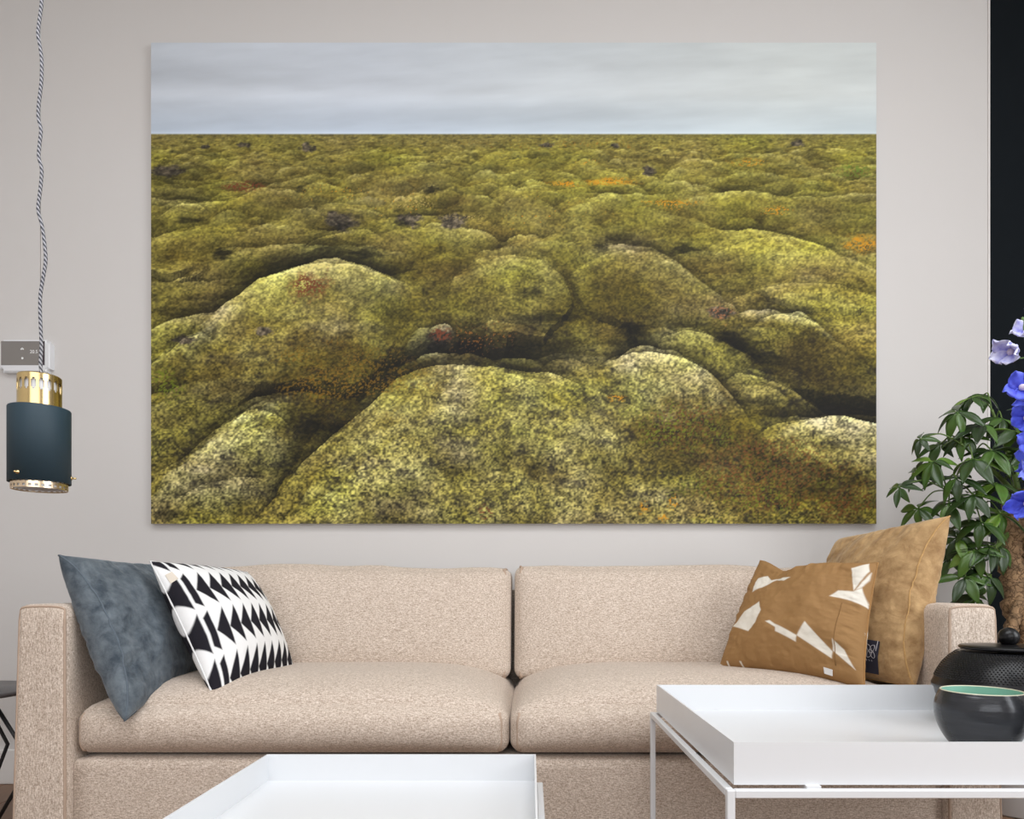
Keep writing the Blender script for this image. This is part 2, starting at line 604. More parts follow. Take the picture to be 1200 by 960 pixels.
    S([(905, 226), (930, 215), (960, 214), (985, 224), (1000, 236)], 240, 1.05, .1, .5)
    S([(640, 235), (665, 226), (690, 230), (700, 242)], 246, .9, .4, .5)
    S([(177, 286), (200, 270), (240, 262), (275, 268), (296, 282), (304, 300)], 322, 1.05, .15, .42, right_dark=.5)
    S([(345, 305), (362, 284), (395, 270), (430, 268), (452, 280), (458, 298)], 312, 1.0, .1, .36, right_dark=.5)
    S([(470, 285), (500, 262), (540, 254), (580, 262), (606, 280), (610, 292)], 300, .95, .25, .5)
    S([(615, 285), (640, 262), (676, 252), (700, 262), (712, 282)], 290, 1.0, .2, .42, right_dark=.4)
    S([(700, 290), (730, 258), (775, 246), (820, 258), (850, 276)], 306, .95, .15, .45)
    S([(830, 262), (870, 247), (930, 244), (980, 262), (1000, 276)], 290, 1.0, .2, .5)
    S([(890, 275), (950, 262), (1010, 268), (1027, 276)], 315, 1.0, .15, .5)
    S([(177, 330), (205, 318), (240, 312), (300, 322), (330, 342)], 372, 1.1, .2, .55)
    S([(520, 345), (534, 320), (560, 303), (600, 297), (635, 304), (662, 325), (674, 348)], 392, .98, .25, .40, right_dark=.35)
    S([(655, 345), (672, 318), (700, 300), (735, 291), (785, 300), (815, 322), (830, 350)], 400, .93, .25, .38, right_dark=.3)
    S([(818, 318), (845, 292), (880, 279), (912, 276), (955, 284), (995, 305), (1027, 330)], 380, 1.16, .25, .5)
    S([(177, 382), (200, 372), (240, 366), (262, 378), (275, 400)], 430, .98, .4, .5)
    S([(850, 356), (885, 338), (930, 331), (985, 334), (1027, 350)], 400, 1.0, .5, .45)
    S([(860, 420), (872, 395), (884, 384), (930, 383), (975, 396), (1000, 420), (1012, 450)], 470, .82, .05, .55)
    S([(876, 392), (882, 377), (900, 368), (930, 368), (952, 374), (964, 384)], 412, 1.16, .85, .42)
    S([(248, 400), (256, 372), (272, 347), (300, 328), (340, 315), (380, 306), (415, 308), (446, 318), (470, 336), (479, 354)], 470, 1.14, .5, .52, edge=.3)
    S([(177, 440), (192, 410), (215, 392), (240, 388), (258, 402)], 450, .95, .75, .6)
    S([(478, 400), (490, 386), (505, 379), (528, 378), (540, 394)], 424, 1.0, .85, .45)
    S([(536, 412), (552, 388), (575, 372), (615, 380), (660, 400), (706, 424), (720, 440)], 445, .92, .35, .5)
    S([(752, 420), (770, 398), (800, 386), (832, 392), (868, 410), (900, 432), (930, 460)], 492, 1.0, .3, .45, right_dark=.25)
    S([(700, 425), (722, 414), (760, 410), (800, 418), (832, 436), (856, 462), (872, 480), (884, 505)], 560, 1.06, .62, .45, edge=.35)
    S([(842, 462), (852, 444), (866, 437), (892, 442), (930, 458), (960, 480), (978, 500)], 530, .95, .25, .5)
    S([(177, 470), (210, 462), (260, 470), (300, 490)], 540, .82, .3, .6)
    S([(177, 560), (212, 538), (240, 512), (268, 490), (300, 478), (326, 484), (344, 504), (352, 525), (356, 548)], 640, .98, .75, .55, edge=.6)
    S([(177, 590), (215, 574), (262, 560), (305, 558), (325, 575)], 660, 1.02, .85, .7, edge=.6)
    S([(880, 520), (905, 498), (940, 490), (985, 484), (1027, 487)], 640, 1.05, .55, .5, edge=.35)
    S([(690, 450), (712, 434), (745, 428), (800, 452), (840, 480), (890, 530)], 600, .98, .55, .55, edge=.3)
    S([(312, 640), (318, 600), (330, 570), (356, 540), (388, 512), (425, 480), (462, 446), (490, 432), (526, 426), (580, 430), (640, 437), (690, 452), (740, 474), (790, 500), (860, 544), (930, 592), (990, 640)], 760, 1.0, .62, .74, edge=.5, fade=.1)
    # finer relief on everything
    lump = np.abs(2 * vnoise(x * 3.4 + wx * 3, zz * 3.4 + wz * 3, 231) - 1) ** .8
    lump2 = np.abs(2 * vnoise(x * 8 + wx * 5, zz * 8, 232) - 1) ** .8
    lod = np.clip(26.0 / z, 0, 1)
    h = h + 0.055 * lump * lod + 0.020 * lump2 * np.clip(9.0 / z, 0, 1) + 0.02 * (fbm(x * 14, zz * 14, 2, 233) - .5) * np.clip(6.0 / z, 0, 1)
    dz = np.gradient(z[:, 0])[:, None]
    hx = np.gradient(h, axis=1) / (z / FL)
    hz = np.gradient(h, axis=0) / dz
    ny = 1 / np.sqrt(1 + hx ** 2 + hz ** 2)
    lx = -hx * ny
    lz = -hz * ny

    def blur(a, rk, ru):
        def b1(q, r, ax):
            pad = [(0, 0), (0, 0)]
            pad[ax] = (r + 1, r)
            c = np.cumsum(np.pad(q, pad, mode='edge'), axis=ax)
            m_ = q.shape[ax]
            if ax == 0:
                return (c[2 * r + 1:2 * r + 1 + m_] - c[:m_]) / (2 * r + 1)
            return (c[:, 2 * r + 1:2 * r + 1 + m_] - c[:, :m_]) / (2 * r + 1)
        return b1(b1(a, rk, 0), ru, 1)
    cav = np.zeros_like(h)
    for rk, ru, wt in ((7, 12, .8), (18, 30, 1.0), (45, 75, .9)):
        cav = cav + wt * np.clip((h - blur(h, rk, ru)) / (0.085 * z * (ru / 30.0) ** .7 + 0.012), -1.6, 1.0)
    L = 0.34 + 0.52 * ny ** 0.8 + 0.10 * lx * -1 + 0.10 * np.clip(lz, -1, 1)
    L = L * np.clip(1.0 + 0.30 * cav, 0.16, 1.5) * tone
    # ---- which point of the field each printed point shows
    vp = V0 + (CH - h) * FL / z
    Mn = np.minimum.accumulate(vp, axis=0)
    idx = np.empty((H, W), dtype=np.int64)
    rows = np.arange(H, dtype=float)
    for c in range(W):
        idx[:, c] = np.searchsorted(-Mn[:, c], -rows)
    idx = np.clip(idx, 0, K - 1)
    ci = np.arange(W)[None, :].repeat(H, 0)
    lum, cavp, Gp, zp_, nyp = L[idx, ci], cav[idx, ci], G[idx, ci], z[idx, 0], ny[idx, ci]
    xp_ = x[idx, ci]
    # hollows behind a crest lie deep and dark, crests themselves are paler
    lz_ = np.log(zp_)
    rim, occ = np.zeros((H, W)), np.zeros((H, W))
    for r_, wt in ((3, .2), (7, .4), (14, .6), (24, .7), (36, .5)):
        up_ = np.vstack([lz_[:1].repeat(r_, 0), lz_[:-r_]])
        dn_ = np.vstack([lz_[r_:], lz_[-1:].repeat(r_, 0)])
        dvp = np.maximum(vv - V0, 4.0)
        flat_u, flat_d = np.log(dvp / np.maximum(dvp - r_, 2.0)), np.log((dvp + r_) / dvp)
        rim = np.maximum(rim, np.clip((up_ - lz_ - 1.6 * flat_u) / (0.10 + flat_u), 0, 1) * (1.1 - r_ / 36.0))
        occ = occ + wt * np.clip((lz_ - dn_ - 1.5 * flat_d) / (0.10 + flat_d), 0, 1)
    farw = np.clip((vv - V0) / 60.0, 0.35, 1)
    lum = lum * np.exp(-0.55 * occ * farw) * (1 + 0.07 * rim)
    Gp = np.clip(Gp + 0.22 * rim, 0, 1)
    # soften single-sample speckle of the far field
    sm = (lum + np.roll(lum, 1, 1) + np.roll(lum, -1, 1)) / 3
    fw = np.clip(zp_ / 40.0, 0, 1)
    lum = lum * (1 - fw) + sm * fw
    near = np.clip((vv - V0) / 457.0, 0, 1)
    wet = np.clip(0.5 + 0.55 * cavp + 0.9 * (fbm(xp_ * 1.6, zp_ * 1.6, 4, 241) - .5), 0, 1)[..., None]
    brown, olive, lime = np.array([0.39, 0.33, 0.115]), np.array([0.53, 0.485, 0.195]), np.array([0.61, 0.58, 0.285])
    k = wet * 2
    col = np.where(k < 1, brown * (1 - k) + olive * k, olive * (2 - k) + lime * (k - 1))
    pale = np.array([0.735, 0.715, 0.545])
    gm_ = np.clip((Gp + 0.12 * near) * np.clip(0.35 + 0.75 * cavp + 0.9 * (fbm(uu / 40.0, vv / 24.0, 4, 243) - .5), 0, 1.25), 0, 1)[..., None]
    col = col * (1 - gm_) + pale * gm_

    def blob(cx, cy, rx, ry, seed=0, sharp=2.0):
        X_, Y_ = (uu + 177 - cx) / rx, (vv + 50 - cy) / ry
        r = np.sqrt(X_ * X_ + Y_ * Y_) + (fbm(uu / max(4, rx * .4) + seed, vv / max(3, ry * .4), 4, 200 + seed) - .5) * 1.3
        return np.clip((1.0 - r) * sharp, 0, 1)

    heath = np.zeros((H, W))
    for i, (cx, cy, rx, ry, a) in enumerate([(400, 440, 115, 50, .9), (360, 480, 60, 40, .8), (730, 365, 95, 42, .7), (560, 345, 60, 26, .35), (830, 515, 110, 58, .9), (910, 560, 120, 60, .85),
                                             (960, 430, 80, 40, .7), (620, 395, 90, 20, .6), (500, 310, 70, 26, .6), (560, 410, 50, 22, .6), (200, 440, 40, 30, .5), (780, 270, 50, 14, .4)]):
        heath = np.maximum(heath, a * blob(cx, cy, rx, ry, i, 1.6))
    for i, (cx, cy, rx, ry, a) in enumerate([(262, 297, 17, 8, .7), (430, 297, 26, 7, .5), (222, 258, 18, 5, .5), (505, 222, 10, 6, .6), (352, 222, 8, 5, .5), (640, 372, 48, 9, .5), (740, 385, 16, 10, .6),
                                             (868, 405, 26, 12, .6), (900, 420, 32, 9, .5), (372, 500, 34, 10, .45), (800, 292, 22, 7, .5), (620, 345, 22, 8, .35), (195, 600, 24, 10, .4), (704, 290, 12, 6, .5),
                                             (890, 470, 40, 8, .35), (470, 262, 14, 5, .5), (850, 395, 18, 8, .5)]):
        lum *= 1 - a * blob(cx, cy, rx, ry, 20 + i, 1.6)
    # edges where one hummock stands clear of the hollow behind it: (outline, depth of the hollow, its reach)
    for pts_, a, reach in (([(322, 600), (330, 572), (356, 540), (388, 512), (425, 480), (462, 446), (490, 432), (526, 426), (580, 430), (640, 437), (690, 452)], .62, 26),
                           ([(690, 452), (740, 474), (775, 492)], .25, 12), ([(300, 328), (340, 315), (380, 306), (415, 308), (446, 318), (470, 336), (479, 356)], .34, 12),
                           ([(700, 428), (722, 416), (760, 411), (800, 418), (832, 436), (856, 462), (872, 482), (884, 505)], .55, 16), ([(846, 456), (852, 444), (866, 437), (892, 442), (930, 458), (960, 480), (978, 498)], .4, 14),
                           ([(885, 512), (905, 498), (940, 490), (985, 484), (1027, 487)], .5, 20), ([(177, 556), (212, 538), (240, 512), (268, 490), (300, 478), (326, 484), (344, 504), (354, 528)], .38, 16),
                           ([(200, 588), (240, 566), (275, 558), (312, 562)], .35, 12), ([(762, 410), (775, 396), (800, 387), (832, 392), (868, 410), (900, 432)], .3, 12), ([(880, 386), (890, 373), (912, 368), (940, 370), (964, 382)], .4, 9),
                           ([(655, 340), (672, 318), (700, 300), (735, 291), (785, 300)], .14, 10), ([(524, 340), (534, 320), (560, 303), (600, 297), (635, 304), (662, 325), (672, 345)], .12, 10),
                           ([(822, 314), (845, 292), (880, 279), (912, 276), (955, 284), (995, 305)], .15, 12), ([(850, 354), (885, 338), (930, 331), (985, 334), (1027, 348)], .22, 10), ([(540, 400), (555, 386), (575, 374), (615, 382), (660, 402)], .3, 10),
                           ([(190, 420), (215, 396), (240, 390), (256, 402)], .35, 10), ([(350, 300), (362, 284), (395, 272), (430, 268), (452, 280)], .3, 8), ([(182, 256), (212, 238), (232, 238), (244, 248)], .3, 7)):
        pa = np.array(pts_, dtype=float) - np.array([177.0, 50.0])
        us_ = np.arange(W)
        cvv = np.interp(us_, pa[:, 0], pa[:, 1])
        cvv = np.convolve(np.pad(cvv, 4, mode='edge'), np.ones(9) / 9, mode='valid') + 5.0 * (fbm(us_ / 22.0, us_ * 0 + a * 50, 3, 251) - .5)
        we = np.clip(np.minimum(us_ - pa[0, 0], pa[-1, 0] - us_) / (0.10 * (pa[-1, 0] - pa[0, 0]) + 2), 0, 1)[None, :]
        if pa[-1, 0] >= W - 2: we = np.clip((us_ - pa[0, 0]) / 12.0, 0, 1)[None, :]
        d_ = vv - cvv[None, :]
        slope = np.abs(np.gradient(cvv))[None, :]
        fac = np.sqrt(1 + slope ** 2)
        hol = np.exp(np.minimum(d_, 0) / (reach * fac)) * (d_ < 0) * we
        lit = np.exp(-np.maximum(d_, 0) / (reach * 0.55 * fac)) * (d_ >= 0) * we
        ln_ = 0.7 + 0.6 * fbm(uu / 20.0, vv / 14.0, 3, 252)
        lum *= (1 - np.clip(a * hol * ln_, 0, .85)) * (1 + 0.16 * lit)
        col = col * (1 - 0.45 * lit[..., None] * a) + pale * 0.45 * lit[..., None] * a
    hb = np.array([0.46, 0.385, 0.115])
    col = col * (1 - heath[..., None] * .8) + hb * heath[..., None] * .8
    lum = lum * (1 - 0.32 * heath * (0.6 + 0.8 * fbm(uu / 9.0, vv / 7.0, 3, 253)))
    tint = fbm(uu / 70.0, vv / 34.0, 3, 91)[..., None] - .5
    col = col * (1 + tint * np.array([0.10, 0.20, -0.25]))
    for i, (cx, cy, rx, ry) in enumerate([(399, 258, 22, 11), (480, 257, 14, 9), (531, 259, 15, 10), (197, 201, 22, 7), (360, 173, 9, 6), (515, 398, 16, 15), (285, 170, 10, 3), (640, 170, 9, 3), (935, 168, 9, 4),
                                          (720, 170, 6, 3), (545, 405, 12, 7), (760, 200, 8, 6), (215, 398, 14, 6), (310, 388, 13, 5), (240, 172, 6, 3), (845, 366, 16, 8)]):
        kx = blob(cx, cy, rx * 1.1, ry * 1.1, 60 + i, 2.5)[..., None]
        rk_ = np.array([0.40, 0.36, 0.29]) * (0.25 + 1.25 * fbm(uu / 4.0, vv / 3.2, 3, 81))[..., None]
        col = col * (1 - kx) + rk_ * kx
    # grain of the moss: fine sprigs, coarser towards the front, with dark pits
    g1 = vnoise(uu / 1.9, vv / 1.5, 101)
    g2 = vnoise(uu / 3.1 + 9, vv / 2.5, 102)
    g3 = vnoise(uu / 6.5, vv / 4.6, 103)
    am = 0.36 + 0.95 * near
    grain = 1 + am * (0.80 * (g1 - .5) + 0.50 * (g2 - .5) + 0.25 * (g3 - .5)) + 0.20 * (fbm(uu / 24.0, vv / 12.0, 4, 104) - 0.5)
    pits = np.clip((fbm(uu / 18.0, vv / 12.0, 4, 105) - 0.55) * 6, 0, 1) * np.clip((near - 0.15) * 2.0, 0, 1) * np.clip(vnoise(uu / 2.8, vv / 2.4, 106) * 2.2 - 0.4, 0, 1)
    farspk = np.clip((vnoise(uu / 5.0, vv / 1.7, 107) - 0.70) * 3.2, 0, 1) * np.clip(1 - near * 4.5, 0, 1)
    lum = lum * grain * (1 - 0.50 * pits) * (1 - 0.50 * farspk)
    out = col * np.clip(LUMG * lum, 0.10, 1.42)[..., None]
    out += (pits * 0.05)[..., None] * np.array([0.8, 0.7, 0.85])

    def flecks(cx, cy, rx, ry, c, dens, seed, sc=2.2, a=.6):
        nonlocal out
        k_ = blob(cx, cy, rx, ry, seed, 1.5) * (vnoise(uu / sc + seed, vv / (sc * .8), 300 + seed) > 1 - dens)
        k_ = (k_ * a)[..., None]
        out = out * (1 - k_) + np.array(c) * k_
    OR, RD, GR = (.80, .56, .12), (.44, .22, .13), (.44, .50, .11)
    for i, (cx, cy, rx, ry, c, de) in enumerate([(716, 213, 36, 6, OR, .62), (660, 215, 22, 5, OR, .5), (690, 190, 20, 4, OR, .3), (790, 239, 40, 7, OR, .42), (1010, 285, 24, 12, OR, .6), (875, 190, 26, 6, OR, .35),
                                                 (905, 246, 24, 8, OR, .3), (485, 238, 30, 10, (.75, .66, .38), .38), (545, 255, 36, 6, (.75, .66, .38), .3), (362, 334, 26, 22, RD, .6), (285, 218, 26, 7, RD, .55),
                                                 (516, 392, 14, 12, RD, .45), (900, 552, 110, 54, (.46, .27, .13), .35), (800, 500, 70, 36, (.46, .30, .13), .35), (800, 500, 66, 40, GR, .33), (880, 575, 100, 40, GR, .28), (985, 590, 50, 26, (.46, .27, .13), .4),
                                                 (400, 440, 105, 46, (.54, .40, .11), .36), (560, 395, 60, 24, (.60, .38, .14), .2), (845, 366, 16, 14, (.70, .45, .28), .4), (1000, 200, 34, 10, (.38, .50, .16), .5),
                                                 (755, 594, 9, 11, OR, .45), (788, 588, 8, 10, OR, .4), (720, 465, 12, 6, OR, .45), (777, 606, 8, 6, OR, .4), (460, 240, 60, 16, OR, .08), (400, 225, 70, 12, OR, .1),
                                                 (195, 448, 26, 22, GR, .4), (640, 250, 80, 26, OR, .06), (568, 600, 10, 12, RD, .4), (660, 170, 180, 6, (.62, .45, .14), .2)]):
        flecks(cx, cy, rx, ry, c, de, 400 + i, a=.9 if c == OR else (.85 if c == RD else .7), sc= 1.3 + 0.7 * max(0, (cy - 157) / 457))
    far = np.exp(-np.maximum(vv - V0, 0) / 7.0)[..., None] * 0.30
    out = out * (1 - far) + np.array([.46, .46, .33]) * far
    hzn = np.clip(vv - V0 + 0.5, 0, 1)[..., None]
    out = sky * (1 - hzn) + out * hzn
    return np.clip(out, 0.03, 0.97)


LUMG = 1.10
pic = landscape()
PH, PW = pic.shape[:2]
prn = empty('wall_print', P(602, 614, WD), 'large unframed print of a mossy green lava field under a grey sky', 'wall art')
pz0, pz1 = P(0, 614, WD).z, P(0, 50, WD).z
px0, px1 = P(177, 0, WD).x, P(1027, 0, WD).x
base = prn.location
DEPTH = 0.022
# the face lies DEPTH in front of the wall, so its true size is a little less than its shadow on the wall
k_ = (WD - DEPTH) / WD
fx0, fx1, fz0, fz1 = px0 * k_, px1 * k_, CAM_H + (pz0 - CAM_H) * k_, CAM_H + (pz1 - CAM_H) * k_
box_obj('backing_panel', (fx0 - base.x, fx1 - base.x, -DEPTH + 0.0006, 0.0, fz0 - base.z, fz1 - base.z), M['white_plastic'], prn)
xs = np.linspace(fx0, fx1, PW) - base.x
zs = np.linspace(fz1, fz0, PH) - base.z
vx = np.zeros((PH, PW, 3))
vx[..., 0] = xs[None, :]
vx[..., 2] = zs[:, None]
vx[..., 1] = -DEPTH
me = quad_mesh('printed_face', vx, grid_quads(PH, PW, 0, True))
put_colors(me, lin(pic).reshape(-1, 3))
link('printed_face', me, attr_mat('landscape_print', 0.65, 0, 0.25), prn, False)

# ------------------------------------------------------------------ sofa
SX0, SX1 = (77 - VPX) * 1.64 / F_PX, (1112 - VPX) * 1.64 / F_PX     # inside of the arms
SM = (596.5 - VPX) * 1.64 / F_PX
sofa = empty('sofa', ((SX0 + SX1) / 2, 2.0, 0), 'two-seat beige linen sofa with loose seat and back cushions', 'sofa')
so = sofa.location


def cushion_surface(half, r, deform, n=30):
    """rounded box as six welded grids run through deform(p in -1..1, xyz)"""
    g = np.sin(np.linspace(-1, 1, n) * math.pi / 2) * 0.75 + np.linspace(-1, 1, n) * 0.25
    half = np.array(half)

    def mapp(p):
        p = np.asarray(p, dtype=float)
        h = p * half
        q = np.clip(h, -(half - r), half - r)
        d = h - q
        ln = np.linalg.norm(d, axis=-1, keepdims=True)
        pos = q + np.where(ln > 1e-9, d / np.maximum(ln, 1e-9), 0) * r
        return deform(p, pos)
    A, B = np.meshgrid(g, g, indexing='ij')
    V, Q, off = [], [], 0
    for ax in range(3):
        for sg in (-1, 1):
            p = np.zeros((n, n, 3))
            p[..., ax] = sg
            p[..., (ax + 1) % 3] = A
            p[..., (ax + 2) % 3] = B
            V.append(mapp(p).reshape(-1, 3))
            Q.append(grid_quads(n, n, off, sg > 0))
            off += n * n
    return np.concatenate(V), np.concatenate(Q), mapp


def weld(me, d=1e-5):
    bm = bmesh.new()
    bm.from_mesh(me)
    bmesh.ops.remove_doubles(bm, verts=bm.verts[:], dist=d)
    bmesh.ops.recalc_face_normals(bm, faces=bm.faces[:])
    bm.to_mesh(me)
    bm.free()


def rect_loop(m=30):
    t = np.linspace(-1, 1, m, endpoint=False)
    return np.concatenate([np.stack([t, -np.ones(m)], -1), np.stack([np.ones(m), t], -1), np.stack([-t, np.ones(m)], -1), np.stack([-np.ones(m), -t], -1)])


def make_cushion(name, cx, cy, cz, half, r, deform, side_sign_both=True):
    V, Q, mp = cushion_surface(half, r, deform)
    me = quad_mesh(name, V, Q)
    weld(me)
    o = link(name, me, M['sofa'], sofa)
    o.location = (cx - so.x, cy - so.y, cz - so.z)
    for sg in (-1, 1):
        lp = rect_loop(26)
        p = np.zeros((len(lp), 3))
        p[:, 0] = sg * 0.999
        p[:, 1:] = lp * 0.999
        pts = mp(p)
        # keep the loop on the outer rim of the side panel
        pts[:, 0] += -sg * r * 0.30
        cen = pts.mean(0)
        dirs = pts - cen
        dirs[:, 0] = 0
        dirs /= np.linalg.norm(dirs, axis=1, keepdims=True)
        pts = pts + dirs * 0.006
        add('piping', tube([Vector(x) for x in pts], 0.0048, 6, closed=True), M['piping'], o)
    return o


def seat_deform(seed):
    def f(p, pos):
        x, y, z = p[..., 0], p[..., 1], p[..., 2]
        o = pos.copy()
        top = np.clip(z * 0.5 + 0.5, 0, 1)
        bulge = (1 - np.abs(x) ** 5.5) * (1 - np.abs(y) ** 3.5)
        o[..., 2] += top * 0.072 * bulge
        fr = np.clip(-y, 0, 1) ** 2
        o[..., 1] -= 0.030 * fr * (1 - np.abs(x) ** 6) * (1 - z * z)
        # front top corners sag
        o[..., 2] += top * fr * 0.022 * (1 - np.abs(x) ** 4)
        o[..., 2] += 0.004 * (fbm((x + seed) * 3, y * 3 + z, 3, 9) - .5) * top
        o[..., 0] += 0.006 * np.sign(x) * (np.abs(x) > .9) * (1 - z * z) * (1 - y * y)
        return o
    return f


sw = (SX1 - SX0) / 2
for (a, b_, sd) in ((SX0, SM - 0.002, 0.3), (SM + 0.002, SX1, 4.1)):
    hw = (b_ - a) / 2
    make_cushion('seat_cushion', (a + b_) / 2, 2.0, 0.286 + 0.054, (hw, 0.335, 0.054), 0.032, seat_deform(sd))


def back_deform(seed):
    def f(p, pos):
        x, y, z = p[..., 0], p[..., 1], p[..., 2]
        o = pos.copy()
        fr = np.clip(-y * .5 + .5, 0, 1)
        o[..., 1] -= fr * 0.050 * (1 - np.abs(x) ** 4) * (1 - np.abs(z) ** 3)
        tp = np.clip(z, 0, 1) ** 2
        # top edge: soft gathers
        o[..., 2] += tp * (0.012 * (fbm((x + seed) * 2.3, x * 0, 3, 19) - .5) * 2 + 0.006 * (1 - x * x) - 0.004)
        gather = np.clip(fbm((x + seed) * 16, z * 1.2, 2, 29) - .55, 0, 1) * 0.03
        o[..., 1] -= fr * gather * np.clip((z - .35) / .65, 0, 1) * (1 - np.abs(x) ** 8)
        # lean back
        o[..., 1] += 0.045 * z
        return o
    return f


for (a, b_, sd) in ((P(226, 0, 2.16).x, P(598.5, 0, 2.16).x, 1.7), (P(602.5, 0, 2.16).x, P(976, 0, 2.16).x, 6.2)):
    hw = (b_ - a) / 2
    make_cushion('back_cushion', (a + b_) / 2, 2.265, 0.585, (hw, 0.085, 0.178), 0.032, back_deform(sd))

# arms: upholstered slabs, slightly wider at the foot, piping round the front panel
for sgn, xi in ((-1, SX0), (1, SX1)):
    wd = 0.116
    hz_ = 0.3225

    def arm_def(p, pos, sgn=sgn):
        o = pos.copy()
        low = np.clip(0.5 - p[..., 2] * 0.5, 0, 1)
        o[..., 0] += sgn * 0.018 * low * (sgn * p[..., 0] > 0) * np.abs(p[..., 0])
        o[..., 2] += 0.006 * (1 - np.abs(p[..., 0]) ** 3) * np.clip(p[..., 2], 0, 1)
        return o
    V, Q, mp = cushion_surface((wd / 2, 0.395, hz_ - 0.03), 0.016, arm_def, 20)
    me = quad_mesh('arm', V, Q)
    weld(me)
    o = link('arm', me, M['sofa_v'], sofa)
    o.location = (xi + sgn * wd / 2 - so.x, 2.035 - so.y, 0.352)
    lp = rect_loop(20)
    p = np.zeros((len(lp), 3))
    p[:, 0], p[:, 2] = lp[:, 0] * 0.97, lp[:, 1] * 0.985
    p[:, 1] = -1
    pts = mp(p)
    # round corners of the loop
    pts[:, 1] += 0.001
    add('piping', tube([Vector(x) for x in pts], 0.0034, 6, closed=True), M['piping'], o)

V, Q, mp = cushion_surface((sw + 0.004, 0.36, 0.108), 0.020, lambda p, pos: pos, 16)
me = quad_mesh('base', V, Q)
weld(me)
o = link('base', me, M['sofa'], sofa)
o.location = (0, 2.02 - so.y, 0.172)
V, Q, mp = cushion_surface((sw + 0.004, 0.045, 0.30), 0.02, lambda p, pos: pos, 14)
me = quad_mesh('back_frame', V, Q)
weld(me)
o = link('back_frame', me, M['sofa'], sofa)
o.location = (0, 2.395 - so.y, 0.385)
for lx in (-1, 1):
    for ly in (1.72, 2.38):
        v, f = tube([(0, 0, 0), (0, 0, 0.066)], [0.016, 0.022], 12)
        o = add('leg', (v, f), M['leg_wood'], sofa)
        o.location = (lx * (sw - 0.02), ly - so.y, 0)


# ------------------------------------------------------------------ throw pillows
def in_poly(a, b, poly, soft):
    """signed-distance coverage of a polygon, anti-aliased over soft"""
    poly = np.array(poly, dtype=float)
    n = len(poly)
    inside = np.zeros(a.shape, dtype=bool)
    dist = np.full(a.shape, 1e9)
    for i in range(n):
        x1, y1 = poly[i]
        x2, y2 = poly[(i + 1) % n]
        c = ((y1 > b) != (y2 > b)) & (a < (x2 - x1) * (b - y1) / (y2 - y1 + 1e-12) + x1)
        inside ^= c
        dx, dy = x2 - x1, y2 - y1
        t = np.clip(((a - x1) * dx + (b - y1) * dy) / (dx * dx + dy * dy + 1e-12), 0, 1)
        dist = np.minimum(dist, np.hypot(a - x1 - t * dx, b - y1 - t * dy))
    sd = np.where(inside, dist, -dist)
    return np.clip(0.5 + sd / soft, 0, 1)


